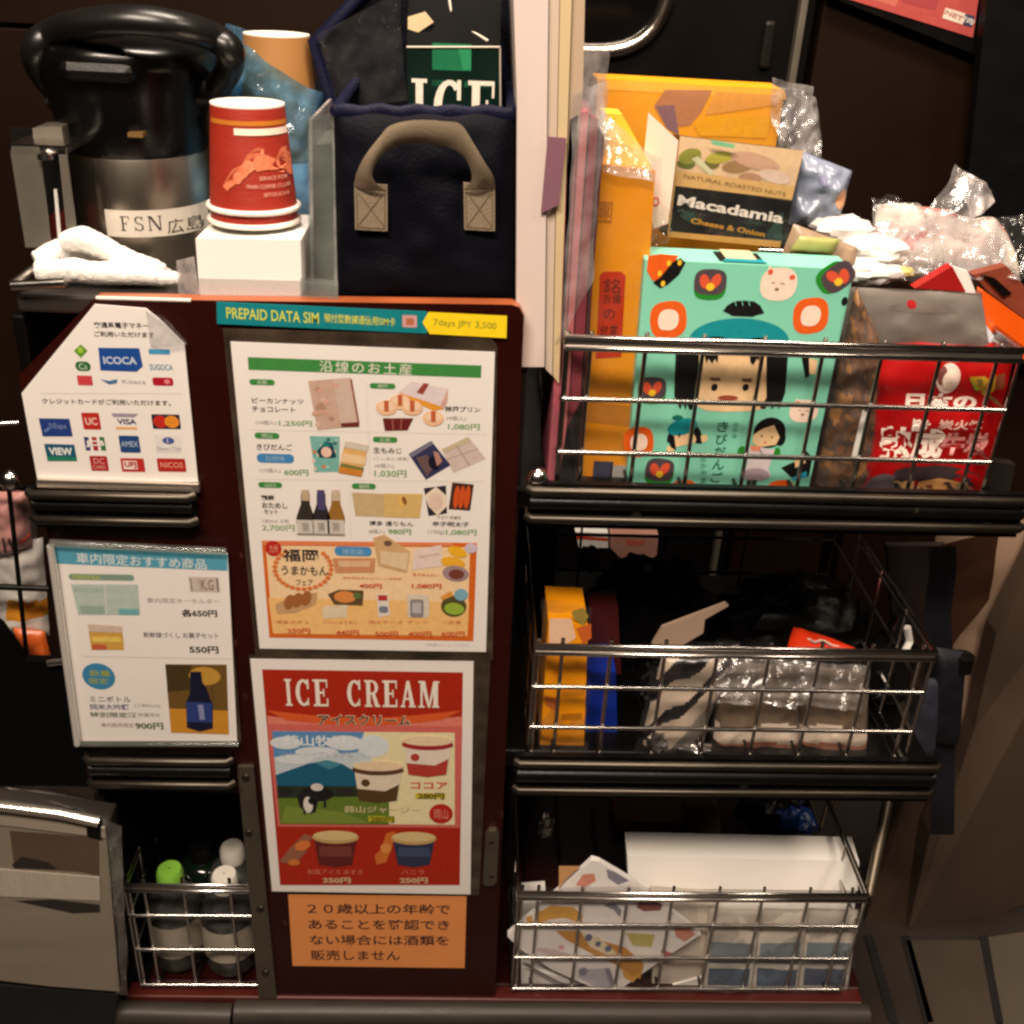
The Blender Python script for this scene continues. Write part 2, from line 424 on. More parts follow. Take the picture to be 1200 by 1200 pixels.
class Pillow:
    """a soft pack between four corner points, thick in the middle, creased by noise"""
    def __init__(self, corners, Y, thick, amp=0.002, freq=40.0, seed=0, pw=4, crop=(0, 0, 1), lean=0.0, step=0.0003):
        q = [(crop[0]+x/crop[2], crop[1]+y/crop[2]) for x, y in corners]
        Ys = [Y+lean, Y+lean, Y, Y] if not isinstance(Y, (list, tuple)) else Y
        self.c = [at(p[0], p[1], y) for p, y in zip(q, Ys)]      # TL TR BR BL
        self.q = q; self.thick, self.amp, self.freq, self.seed, self.pw, self.crop, self.step = thick, amp, freq, seed, pw, crop, step
        a, b, c, d = self.c
        self.n = ((b-a).cross(d-a)).normalized()
        if self.n.y > 0: self.n = -self.n
    def base(self, u, v):
        a, b, c, d = self.c
        return (a*(1-u)+b*u)*(1-v)+(d*(1-u)+c*u)*v
    def bulge(self, u, v):
        return math.sqrt(max(0, 1-abs(2*u-1)**self.pw)*max(0, 1-abs(2*v-1)**self.pw))
    def surf(self, u, v, l=0.0, side=1):
        p = self.base(u, v); b = self.bulge(u, v)
        k = noise.noise(Vector((p.x*self.freq+self.seed*7.3, p.z*self.freq, self.seed*3.1+side)))
        k += .5*noise.noise(Vector((p.x*self.freq*2.3+self.seed, p.z*self.freq*2.3, self.seed*1.7+side*2)))
        return p+self.n*(side*(self.thick*b+self.amp*k*(0.35+b))+l*self.step)
    def shell(self, mb, m, nu=26, nv=26, matfn=None, back=None, both=True):
        mb.grid(lambda u, v: self.surf(u, 1-v), nu, nv, m, (lambda u, v: matfn(u, 1-v)) if matfn else None)
        if both: mb.grid(lambda u, v: self.surf(1-u, 1-v, side=-1), nu, nv, back or m)
    def uv(self, x, y):
        px = self.crop[0]+x/self.crop[2]; py = self.crop[1]+y/self.crop[2]
        u = v = .5
        for _ in range(12):
            def P(u, v):
                a, b, c, d = self.q
                return ((a[0]*(1-u)+b[0]*u)*(1-v)+(d[0]*(1-u)+c[0]*u)*v, (a[1]*(1-u)+b[1]*u)*(1-v)+(d[1]*(1-u)+c[1]*u)*v)
            p = P(u, v); e = 1e-4; pu = P(u+e, v); pv = P(u, v+e)
            A, B, C_, D = (pu[0]-p[0])/e, (pv[0]-p[0])/e, (pu[1]-p[1])/e, (pv[1]-p[1])/e
            det = A*D-B*C_ or 1e-9; dx, dy = px-p[0], py-p[1]
            u += (D*dx-B*dy)/det; v += (-C_*dx+A*dy)/det
        return u, v
    def L(self, x, y):
        u, v = self.uv(x, y); return u, 1-v
    def W(self, s, t, l=0.0):
        return self.surf(min(1, max(0, s)), 1-min(1, max(0, t)), l)
    box = Page.box; pts = Page.pts; text = Page.text; ell = Page.ell; serif = Page.serif; line = Page.line
    def _poly(self, mb, st, m, l):
        # rings towards the middle so that the print follows the bulge
        a = sum(st[i][0]*st[(i+1) % len(st)][1]-st[(i+1) % len(st)][0]*st[i][1] for i in range(len(st)))
        if a < 0: st = st[::-1]
        q = []
        for i in range(len(st)):
            p0, p1 = st[i], st[(i+1) % len(st)]; k = max(1, int(math.hypot(p1[0]-p0[0], p1[1]-p0[1])/.06))
            q += [(p0[0]+(p1[0]-p0[0])*j/k, p0[1]+(p1[1]-p0[1])*j/k) for j in range(k)]
        n = len(q); cx = sum(p[0] for p in q)/n; cy = sum(p[1] for p in q)/n; R = 4
        vs = [self.W(cx+(p[0]-cx)*(1-r/R), cy+(p[1]-cy)*(1-r/R), l) for r in range(R) for p in q]+[self.W(cx, cy, l)]
        fs = [(r*n+i, r*n+(i+1) % n, (r+1)*n+(i+1) % n, (r+1)*n+i) for r in range(R-1) for i in range(n)]+[((R-1)*n+i, (R-1)*n+(i+1) % n, R*n) for i in range(n)]
        mb.add(vs, fs, m)
    poly = Page.poly
    def rect(self, mb, x0, y0, x1, y1, m, l=1.0, n=8):
        s0, t0, s1, t1 = self.box(x0, y0, x1, y1)
        mb.grid(lambda u, v: self.W(s0+(s1-s0)*u, t0+(t1-t0)*v, l), n, n, m)
def film(mb, corners, Y, amp, freq, seed, m, nu=24, nv=24, crop=(0, 0, 1)):
    """a single crinkled sheet between four corners"""
    q = [(crop[0]+x/crop[2], crop[1]+y/crop[2]) for x, y in corners]
    Ys = Y if isinstance(Y, (list, tuple)) else [Y]*4
    a, b, c, d = [at(p[0], p[1], y) for p, y in zip(q, Ys)]
    def fn(u, v):
        v = 1-v
        p = (a*(1-u)+b*u)*(1-v)+(d*(1-u)+c*u)*v
        w = .35*noise.noise(Vector((p.x*freq*.6, p.z*freq*.6, seed*1.3)))
        k = noise.noise(Vector((p.x*freq*.5+seed*5.1, p.y*freq, p.z*freq*.5+seed)))
        k += .55-1.5*abs(noise.noise(Vector((p.x*freq*.8+w+seed*2.2, p.z*freq*.55+w, seed*.7))))
        k += .30-.9*abs(noise.noise(Vector((p.z*freq*1.3-p.x*freq*.9+seed, p.x*freq*1.6+w, seed*3.3))))
        k *= .75
        j = noise.noise(Vector((p.z*freq+seed*9.1, p.x*freq*.7, seed*4.0)))
        return p+Vector((j*amp*.5, k*amp, j*amp*.35))
    mb.grid(fn, nu, nv, m)
def crumple(mb, c, size, seed, m, n=18, amp=0.35, freq=2.2):
    """a crumpled lump of film or foil"""
    c = Vector(c)
    def fn(u, v):
        th = 2*math.pi*u; ph = math.pi*(v-.5)
        d = Vector((math.cos(th)*math.cos(ph), math.sin(th)*math.cos(ph), math.sin(ph)))
        k = noise.noise(d*freq+Vector((seed*3.7, seed, 0)))+.6*noise.noise(d*freq*2.6+Vector((seed, 0, seed*2.1)))
        r = 1+amp*k
        return c+Vector((d.x*size[0], d.y*size[1], d.z*size[2]))*r
    mb.grid(fn, n*2, n, m)
# ================================================================ THE SETTING
def build_setting():
    # floor sheet with seams
    fl = mat('dark_vinyl_floor', (44, 36, 30), 0.5, bump=0.1, bscale=220, var=0.22, vscale=6)
    b = MB(); b.box((-3, -3, -0.05), (4, 3, 0.0), fl); structure(b.build('floor'))
    seam = mat('floor_seam_black', (14, 12, 11), 0.6)
    b = MB()
    for (x0, x1) in ((1018, 1048), (1061, 1089), (1152, 1171)):
        p, q = atz(x0, 1096, 0.004), atz(x1, 1198, 0.004); w = Vector((0.006, 0, 0))
        b.add([q-w, q+w, p+w, p-w], [(0, 1, 2, 3)], seam)
    o = structure(b.build('floor_seam'))
    # lighter floor plates to the right
    pl = mat('worn_grey_floor_plate', (66, 57, 48), 0.42, bump=0.1, bscale=120, var=0.25, vscale=8)
    b = MB()
    p = [atz(x, y, 0.004) for x, y in ((1062, 1102), (1150, 1102), (1170, 1215), (1092, 1215))]
    b.prism(p, (0, 0, -0.003), pl)
    structure(b.build('floor_plate'))
    b = MB(); p = [atz(x, y, 0.004) for x, y in ((1158, 1098), (1215, 1090), (1260, 1215), (1178, 1215))]
    b.prism(p, (0, 0, -0.003), mat('light_grey_floor_plate', (80, 72, 62), 0.42, bump=0.1, var=0.2, vscale=8))
    structure(b.build('floor_plate'))
    # rear wall of the vestibule: dark brown panelling
    wl = mat('dark_brown_wall_panel', (26, 13, 6), 0.55, bump=0.05, bscale=50, var=0.25, vscale=5, spec=.1)
    b = MB()
    b.box((-2.5, 0.80, 0), (0.2, 0.86, 1.105), wl); b.box((-2.5, 0.80, 1.111), (0.2, 0.86, 2.6), wl)
    b.box((-2.5, 0.812, 1.10), (0.2, 0.86, 1.116), RUBBER)
    tag(b.build('wall', bevel=.002), 'dark brown panelled wall with a thin dark seam behind the vacuum pot', 'wall', kind='thing')
    b = MB(); b.box((0.665, 0.80, 0.0), (3.2, 0.86, 2.6), wl)
    tag(b.build('wall', bevel=.002), 'plain dark brown wall right of the black door, behind the snack packets', 'wall', kind='thing')
    # the black door with its oval window
    dr = mat('black_door_leaf', (10, 8, 7), 0.38, bump=0.03, var=0.3, vscale=6, spec=.2)
    root = thing('train_door', 'black train door with a silver rimmed oval window behind the gift boxes', 'door', at(740, 40, .79)*1)
    b = MB(); b.box((0.2, 0.79, 0), (0.652, 0.83, 2.4), dr); b.build('door_leaf', root, bevel=.004)
    c = at(690, -40, .78); rx, rz = .112, .105
    b = MB()
    path = []
    for i in range(48):
        a = 2*math.pi*i/48; ca, sa = math.cos(a), math.sin(a)
        path.append((c.x+rx*math.copysign(abs(ca)**.7, ca), .786, c.z+rz*math.copysign(abs(sa)**.75, sa)))
    b.tube(path, .0135, mat('polished_window_rim', (225, 215, 200), .22, 1.0, var=.1), 10, closed=True, flat=(1, .8))
    b.build('window_rim', root, smooth=60)
    b = MB(); b.prism([(p[0], .785, p[2]) for p in path], (0, .004, 0), mat('dark_window_glass', (8, 8, 9), .08, var=.2)); b.build('window_pane', root)
    q = at(900, 50, .785); b = MB(); b.box((q.x-.008, .781, q.z-.034), (q.x+.008, .792, q.z+.028), mat('door_pull_black', (24, 20, 17), .4, spec=.2)); b.build('recessed_pull', root, bevel=.005)
    p = at(932, 60, .785); b = MB(); b.box((p.x-.005, .774, 0.0), (p.x+.005, .80, 2.4), mat('grey_door_trim', (128, 120, 108), .35, .6))
    b.build('edge_trim', root, bevel=.002)
    # poster at top right
    P = tilted_page(1070, 10, .775, roll=-.30)
    root = thing('wall_poster', 'pinkish red poster in a thick black frame on the dark wall at top right', 'poster', at(1070, 10, .775))
    b = MB(); P.prism(b, [(975, -150), (1180, -110), (1158, 70), (968, -6)], .02, BLACKP, l=-8); b.build('frame', root, bevel=.002)
    b = MB()
    P.poly(b, [(1000, -120), (1160, -90), (1140, 44), (988, -3)], ink(176, 76, 72), 1)
    P.poly(b, [(1006, -100), (1075, -85), (1050, 8), (994, -9)], ink(192, 104, 92), 2)
    P.poly(b, [(1070, -40), (1110, -30), (1096, 12), (1056, 2)], ink(160, 66, 70), 2.4)
    P.poly(b, [(1108, 9), (1132, 16), (1129, 29), (1104, 21)], ink(226, 206, 190), 3); P.poly(b, [(1131, 16), (1142, 19), (1139, 32), (1128, 29)], ink(60, 62, 84), 3.5)
    P.text(b, 'NET', 1109, 11, 1127, 25, ink(170, 120, 110), 4.5, .03); P.text(b, '情', 1130, 18, 1140, 30, ink(230, 220, 215), 4.5)
    b.build('printed_sheet', root)
    # black column at far right
    b = MB(); b.prism([at(1163, -60, .74), at(1260, -60, .74), at(1260, 420, .74), at(1112, 420, .74)], (0, .02, 0), mat('black_column_finish', (8, 7, 9), .5, var=.3, spec=.15))
    tag(b.build('column', bevel=.004), 'black column at the far right edge beside the dark brown wall', 'column')
    # lower grey-brown wall panel at right
    gb = mat('grey_brown_panel', (88, 72, 60), .55, bump=.05, bscale=200, var=.15, vscale=5, spec=.2)
    b = MB()
    def pz(x, y, Y): return at(x, y, Y)
    b.prism([pz(1236, 600, .20), pz(1330, 600, .20), pz(1330, 1030, .28), pz(1196, 1062, .29), pz(1115, 1094, .27), pz(1064, 1092, .25), pz(1090, 975, .25), pz(1124, 905, .24), pz(1142, 854, .235), pz(1156, 790, .225), pz(1168, 742, .215), pz(1202, 676, .205)], (0, .03, 0), gb)
    tag(b.build('wall_panel', bevel=.003), 'large smooth grey brown wall panel at lower right of the trolley', 'wall panel')
    b = MB()
    b.prism([pz(1100, 820, .33), pz(1140, 820, .33), pz(1094, 980, .285), pz(1066, 1088, .262), pz(1010, 1094, .262), pz(1040, 985, .285)], (0, .03, 0), mat('brown_jamb', (72, 54, 42), .55, var=.2))
    tag(b.build('door_jamb', bevel=.003), 'narrow brown jamb between the wire basket and the grey brown panel', 'door jamb')
    b = MB(); b.prism([pz(1064, 1090, .255), pz(1112, 1093, .275), pz(1196, 1062, .293), pz(1230, 1050, .3), pz(1230, 1092, .262), pz(1066, 1101, .255)], (0, .02, 0), RUBBER)  # dark strip modelling the shadow gap between panel and floor
    tag(b.build('shadow_gap', None), 'black strip standing in for the shadow gap under the grey brown panel', 'shadow_gap')
build_setting()

# ================================================================ THE TROLLEY
PG = up_page(0, roll=.0098)
trolley = thing('service_trolley', 'dark brown lacquered train snack trolley hung with menus and loaded with food', 'trolley', (0.25, 0.18, 0.0))
def build_trolley():
    R = trolley
    b = MB()
    out = [(110, 350), (600, 357), (609, 360), (614, 370), (604, 620), (580, 1172), (303, 1172), (285, 930), (106, 925), (60, 650), (22, 440)]
    b.prism([at(x, y, 0) for x, y in out], (0, .016, 0), LACQUER, EDGE)
    b.build('front_board', R, bevel=.0018)
    b = MB(); b.tube([at(113, 349, .001), at(170, 350.5, .001), at(224, 352, .001)], .0016, mat('pale_edge_highlight', (235, 228, 215), .3, .2, bump=.5, bscale=600, stretch=(6, 1, 1)), 8); b.build('edge_highlight', R)  # lamp highlight on the glossy board edge, modelled as a pale strip
    # decks and shelves
    b = MB(); b.box((-.172, .019, .962), (.236, .37, .978), mat('dark_grey_deck', (44, 40, 37), .35, bump=.1, var=.2)); b.build('top_deck', R, bevel=.003)
    b = MB()
    b.tube([(-.17, .012, .986), (-.128, .012, .990)], .004, CHROME, 8); b.tube([(-.17, .014, .986), (-.17, .36, .986)], .004, CHROME, 8)
    b.build('deck_rail', R, smooth=60)
    for k, z in enumerate((.822, .524, .172)):
        b = MB(); b.box((-.168 if k < 2 else -.165, .017, z-.022), (.676, .372, z-.002), BLACKP if k < 2 else LACQUER); b.build('shelf', R, bevel=.003)
    b = MB(); b.box((-.17, .378, .15), (.24, .39, .96), RUBBER); b.box((.25, .378, .15), (.30, .39, .80), RUBBER); b.build('back_board', R)
    b = MB(); b.box((-.178, .018, .16), (-.168, .376, .96), RUBBER); b.build('side_board', R, bevel=.002)
    b = MB(); b.box((.232, .02, .17), (.238, .374, .962), mat('dark_divider', (30, 18, 14), .5)); b.build('divider_board', R)
    # left compartment inner wall right of bottle basket
    # bumper rails on the left column and the shelf fronts on the right
    def rail(name, x0, x1, y0, y1, proud=.014):
        a, c = at(x0, y0, -.002), at(x1, y1, -.002)
        zt = a.z; zb = at(x0, y1-(y1-y0)*0.0, 0).z if False else c.z
        zt = max(at(x0, y0, 0).z, at(x1, y0, 0).z); zb = zt-abs(at(x0, y0, 0).z-at(x0, y1, 0).z)
        sl = .0098*(c.x-a.x)
        b = MB()
        b.prism([(a.x, -proud*.55, zb), (c.x, -proud*.55, zb+sl), (c.x, -proud*.55, zt+sl), (a.x, -proud*.55, zt)], (0, proud*.5, 0), RUBBER)
        h = zt-zb
        for q, m in ((zt-.004, RAILGREY), (zb+h*.28, RAILGREY)):
            b.tube([(a.x, -proud*.7, q), (a.x+.004, -proud, q), (c.x-.004, -proud, q+sl), (c.x, -proud*.7, q+sl)], .0042, m, 10)
        b.tube([(a.x+.002, -proud*.6, zt-h*.4), (c.x-.002, -proud*.6, zt-h*.4+sl)], h*.16, BLACKP, 12, flat=(1, 1))
        return b.build(name, R, smooth=50)
    rail('bumper_rail', 38, 234, 572, 618)
    rail('bumper_rail', 104, 277, 880, 922)
    rail('shelf_rail', 618, 1186, 580, 630)
    rail('shelf_rail', 604, 1083, 890, 937)
    # small screws on the rails
    for (x, y) in ((746, 606), (880, 615), (1160, 620), (742, 912), (872, 921)):
        b = MB(); p = at(x, y, -.0145); b.tube([p, p+Vector((0, .008, 0))], .0045, RAILGREY, 12); b.build('screw', R, smooth=40)
    # chrome corner knob at the left end of the top shelf
    for (x, y, r) in ((630, 560, .0095), (12, 562, .009)):
        b = MB(); p = at(x, y, 0); b.lathe([(0.0005, p.z+r), (r*.7, p.z+r*.75), (r, p.z), (r*.75, p.z-r*.8), (.0005, p.z-r)], p.x, p.y, CHROME, 20); b.build('corner_knob', R, smooth=80)
    # bottom rails
    b = MB(); a, c = at(150, 1172, 0), at(1005, 1170, 0)
    b.box((a.x, -.004, .152), (.672, .016, .172), mat('dark_red_brown_rail', (74, 22, 16), .4, var=.2)); b.build('bottom_rail', R, bevel=.002)
    for (x0, x1) in ((118, 272), (276, 1016)):
        p, q = at(x0, 1186, -.012), at(x1, 1190, -.012)
        b = MB(); b.tube([p, q], .0135, BUMPGREY, 14); b.build('bumper_bar', R, smooth=50)
    b = MB(); b.box((-.17, .0, .06), (.66, .37, .124), RUBBER); b.build('chassis', R)
    # aluminium strip with rivets, latch
    b = MB()
    b.prism([at(278, 899, -.004), at(297, 899, -.004), at(325, 1178, -.004), at(304, 1178, -.004)], (0, .004, 0), ALU)
    for (x, y) in ((288, 911), (291, 976), (305, 1065), (311, 1140)):
        p = at(x, y, -.0045); b.tube([p+Vector((0, -.0015, 0)), p+Vector((0, .003, 0))], .0042, RAILGREY, 12)
    b.build('door_strip', R, bevel=.0008)
    b = MB(); b.prism([at(569, 978, -.006), at(573, 974, -.006), at(582, 974, -.006), at(585, 978, -.006), at(582, 1034, -.006), at(578, 1038, -.006), at(568, 1038, -.006), at(566, 1034, -.006)], (0, .006, 0), ALU)
    for y in (988, 1028):
        p = at(576, y, -.0065); b.tube([p, p+Vector((0, .003, 0))], .0028, RAILGREY, 10)
    b.build('latch', R, bevel=.001)
    # dark shadow side stile under the left column and uprights behind the baskets
    for x in (.30, .665):
        b = MB(); b.box((x-.009, .352, .165), (x+.009, .374, .80), BLACKP); b.build('rear_post', R, bevel=.002)
    p = at(1036, 960, .05)
    b = MB(); b.tube([at(1040, 940, .10), at(1018, 1050, .02)], .006, ALU, 8); b.build('corner_strut', R, smooth=50)
build_trolley()

# ================================================================ WIRE BASKETS
RIMBAND = mat('rim_strip_steel', (150, 142, 134), .3, .85, var=.2, rvar=.05)
def wire_basket(label, x0, x1, zb, zt, wires, y0=.004, depth=.30, bars=(0, .42, .72), left_short=None):
    root = thing('wire_basket', label, 'basket', ((x0+x1)/2, y0+depth/2, zb), 'wire baskets on the trolley')
    sl = .0098
    def zz(x, z): return z+sl*(x-x0)
    H = zt-zb
    b = MB()
    for dz in (0, -.009):
        yb = y0+depth
        b.tube([(x0, y0-.003, zz(x0, zt+dz)), (x1, y0-.003, zz(x1, zt+dz)), (x1, yb, zz(x1, zt+dz)), (x0, yb, zz(x0, zt+dz))], .0026, CHROME, 8, closed=True)
    for (p, q) in (((x0, y0-.003), (x1, y0-.003)), ((x1, y0), (x1, y0+depth)), ((x0, y0), (x0, y0+depth))):
        A, B = Vector((p[0], p[1], zz(p[0], zt))), Vector((q[0], q[1], zz(q[0], zt))); D = Vector((0, 0, -.009))
        b.add([A+D, B+D, B, A], [(0, 1, 2, 3)], RIMBAND)
    b.build('rim', root, smooth=50)
    b = MB()
    for t in bars[1:]:
        z = zt-H*t
        b.tube([(x0, y0, zz(x0, z)), (x1, y0, zz(x1, z))], .0023, CHROME, 8)
    for x in wires:
        b.tube([(x, y0+.003, zz(x, zt+.004)), (x, y0+.003, zz(x, zb))], .0019, CHROME, 8)
    b.tube([(x0, y0, zz(x0, zb+.002)), (x1, y0, zz(x1, zb+.002))], .0023, CHROME, 8)
    b.build('front_grid', root, smooth=50)
    for xs in (x0, x1):
        b = MB()
        for t in bars[1:]+(1.0,):
            z = zt-H*t; b.tube([(xs, y0, zz(xs, z)), (xs, y0+depth, zz(xs, z))], .002, CHROME, 6)
        for k in range(5):
            y = y0+depth*k/4; b.tube([(xs, y, zz(xs, zt)), (xs, y, zz(xs, zb))], .0016, CHROME, 6)
        b.build('end_grid', root, smooth=50)
    b = MB(); yb = y0+depth
    for t in bars[1:]:
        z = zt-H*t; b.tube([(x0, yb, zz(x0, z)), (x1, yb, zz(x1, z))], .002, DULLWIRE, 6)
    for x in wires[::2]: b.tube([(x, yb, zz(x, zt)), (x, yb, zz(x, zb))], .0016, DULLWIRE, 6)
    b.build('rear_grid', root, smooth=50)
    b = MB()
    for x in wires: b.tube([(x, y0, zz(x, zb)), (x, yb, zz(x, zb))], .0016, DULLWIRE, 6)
    b.build('floor_grid', root, smooth=50)
    return root
def xs(row, y): return [at(x, y, .005).x for x in row]
w1 = xs((666, 693, 758, 826, 897, 968, 1038, 1108, 1176), 400)
wire_basket('top wire basket, the widest, holding the mint green box and red pouch', at(664, 400).x, at(1203, 405).x, .826, at(668, 396).z, w1, bars=(0, .39, .74))
w2 = xs((631, 659, 716, 780, 842, 903, 963, 1023, 1083), 765)
wire_basket('middle wire basket holding the small orange box and sandwich packs', at(628, 757).x, at(1096, 772).x, .528, at(628, 757).z, w2, bars=(0, .37, .73))
w3 = xs((612, 631, 682, 736, 789, 843, 895, 949, 998), 1050)
wire_basket('bottom right wire basket holding the white box and folded paper packs', at(608, 1048).x, at(1018, 1050).x, .18, at(610, 1047).z, w3, bars=(0, .33, .66))
w4 = xs((150, 168, 214, 269), 1042)
wire_basket('small wire basket of drink bottles at the lower left of the trolley', at(144, 1042).x, at(302, 1042).x, .18, at(145, 1038).z, w4, bars=(0, .3, .63), depth=.22)

# ================================================================ SIGNS AND MENUS
K = ink(46, 42, 44)
def payment_sign():
    root = thing('payment_sign', 'white angular payment sign of card logos with a curled plastic corner', 'sign', at(128, 560, -.004))
    P = up_page(-.0035, (0, 330, 3.75), roll=.02)
    b = MB(); P.prism(b, [(415, 100), (640, 118), (700, 165), (810, 275), (870, 880), (165, 872), (95, 490)], .001, PAPER)
    def lg(x0, y0, x1, y1, c, l=1): P.rect(b, x0, y0, x1, y1, ink(*c), l, .08)
    P.text(b, '交通系電子マネー', 410, 176, 655, 207, K, 1, .02); P.text(b, 'ご利用いただけます', 412, 217, 680, 247, K, 1, .02)
    P.poly(b, [(355, 275), (385, 303), (355, 335), (325, 303)], ink(92, 150, 30), 1); P.ell(b, 354, 300, 13, 14, ink(150, 196, 70), 2)
    P.rect(b, 328, 350, 402, 393, ink(40, 104, 52), 1, .45); P.text(b, 'Cs', 345, 358, 385, 385, ink(200, 220, 200), 2)
    lg(337, 412, 410, 456, (200, 66, 72))
    P.poly(b, [(432, 290), (612, 292), (628, 372), (600, 396), (442, 390)], ink(28, 74, 150), 1)
    P.text(b, 'ICOCA', 452, 328, 604, 364, ink(190, 205, 222), 2, .03)
    lg(652, 296, 748, 320, (70, 150, 196)); P.text(b, 'SUGOCA', 656, 362, 762, 390, ink(96, 140, 176), 1, .02)
    P.poly(b, [(440, 428), (480, 436), (515, 428), (515, 446), (480, 452)], ink(70, 112, 150), 1); P.text(b, 'Kitaca', 536, 430, 642, 450, ink(150, 140, 150), 1)
    P.rect(b, 668, 420, 764, 458, ink(176, 24, 44), 1, .3); P.ell(b, 735, 439, 13, 11, ink(220, 130, 130), 2)
    P.line(b, [(180, 492), (800, 492)], 2.5, ink(205, 195, 186), .6)
    P.text(b, 'クレジットカードがご利用いただけます。', 182, 512, 752, 546, K, 1, .015)
    P.poly(b, [(170, 600), (305, 602), (320, 680), (188, 680)], ink(34, 60, 128), 1); P.poly(b, [(190, 655), (240, 618), (250, 622), (205, 662)], ink(90, 116, 168), 2)
    P.text(b, 'Pitapa', 215, 622, 296, 652, ink(130, 146, 190), 2)
    lg(356, 575, 446, 650, (184, 40, 34)); P.text(b, 'UC', 372, 596, 430, 630, ink(232, 190, 180), 2, .03)
    P.poly(b, [(488, 578), (608, 580), (590, 596), (498, 594)], ink(150, 146, 160), 1); P.text(b, 'VISA', 512, 602, 602, 628, ink(60, 66, 104), 1, .03); lg(508, 637, 604, 650, (226, 172, 110))
    lg(664, 582, 796, 648, (30, 34, 52)); P.ell(b, 706, 615, 32, 27, ink(190, 44, 32), 2); P.ell(b, 756, 615, 32, 27, ink(226, 140, 44), 3)
    P.poly(b, [(194, 712), (326, 716), (340, 788), (210, 788)], ink(26, 84, 112), 1); P.poly(b, [(206, 766), (336, 770), (340, 788), (210, 788)], ink(36, 120, 92), 1.5); P.text(b, 'VIEW', 212, 728, 322, 762, ink(225, 230, 228), 2.5, .04)
    for x, c in ((368, (40, 60, 110)), (402, (168, 32, 42)), (436, (52, 110, 58))): lg(x, 682, x+31, 742, c)
    P.text(b, 'JCB', 374, 696, 462, 728, ink(235, 228, 224), 2, .05)
    lg(520, 676, 620, 752, (34, 68, 122)); P.text(b, 'AMEX', 530, 700, 610, 726, ink(160, 180, 205), 2, .02)
    lg(676, 672, 800, 750, (228, 222, 220)); P.ell(b, 740, 698, 26, 15, ink(70, 92, 158), 2); P.rect(b, 734, 688, 740, 708, ink(230, 226, 226), 3); P.text(b, 'Diners Club', 690, 724, 796, 742, ink(150, 150, 160), 2)
    lg(392, 765, 480, 832, (168, 32, 34)); P.text(b, 'DC', 410, 775, 462, 800, ink(226, 170, 160), 2); P.text(b, 'CARD', 408, 806, 466, 822, ink(226, 170, 160), 2)
    lg(528, 775, 640, 836, (184, 44, 38)); P.rect(b, 540, 786, 606, 824, ink(234, 222, 214), 2); P.text(b, 'UFJ', 546, 790, 602, 820, ink(184, 54, 46), 3, .04)
    lg(688, 776, 820, 836, (178, 38, 34)); P.text(b, 'NICOS', 704, 792, 806, 818, ink(230, 150, 130), 2, .02)
    b.build('paper', root)
    b = MB(); P2 = up_page(-.0055, (0, 330, 3.75), roll=.02)
    P2.poly(b, [(413, 98), (640, 116), (700, 163), (812, 275), (872, 884), (163, 876), (93, 488)], SLEEVE, 0); b.build('plastic_cover', root)
    # curled corner of the cover
    b = MB(); film(b, [(640, 125), (705, 160), (815, 285), (655, 300)], [-.008, -.014, -.016, -.006], .006, 60, 4, SHINY, 20, 20, (0, 330, 3.75)); b.build('curled_corner', root, smooth=180)
    b = MB(); p, q = at(43, 566, -.008), at(233, 572, -.008); b.box((p.x, -.008, p.z-.004), (q.x, -.0015, p.z+.003), mat('bright_edge_strip', (215, 205, 195), .2, .9)); b.build('edge_strip', root)
payment_sign()

def sim_strip():
    root = thing('sim_strip', 'teal and yellow prepaid SIM advertising strip along the top of the trolley', 'advert strip', at(420, 378, -.003))
    P = up_page(-.003, (250, 340, 3.243), roll=.0115)
    b = MB(); TE = ink(14, 122, 130)
    P.prism(b, [(12, 45), (812, 82), (812, 165), (14, 128)], .0008, TE)
    YE = ink(238, 206, 30)
    P.poly(b, [(795, 122), (818, 82), (1116, 97), (1114, 182), (822, 166)], YE, 1.5)
    P.text(b, 'PREPAID DATA SIM', 48, 70, 402, 122, ink(196, 204, 84), 1.2, .015, rot=-2.0)
    P.text(b, '預付型數據通信用SIM卡', 420, 92, 692, 134, ink(188, 196, 96), 1.2, .02, rot=-2.0)
    P.rect(b, 718, 94, 774, 142, ink(196, 150, 150), 1.2, .1); P.rect(b, 732, 106, 762, 132, ink(176, 104, 70), 1.8, .2)
    P.text(b, '7days JPY 3,500', 836, 112, 1076, 150, ink(150, 152, 46), 2.5, .01, rot=-2.2)
    b.build('printed_strip', root)
sim_strip()

def sleeve_set(root, P, outer, y_front):
    b = MB(); P.poly(b, outer, SLEEVE_BACK, -6); b.build('sleeve_back', root)
    b = MB(); P.poly(b, outer, SLEEVE, 12); b.build('sleeve_front', root)

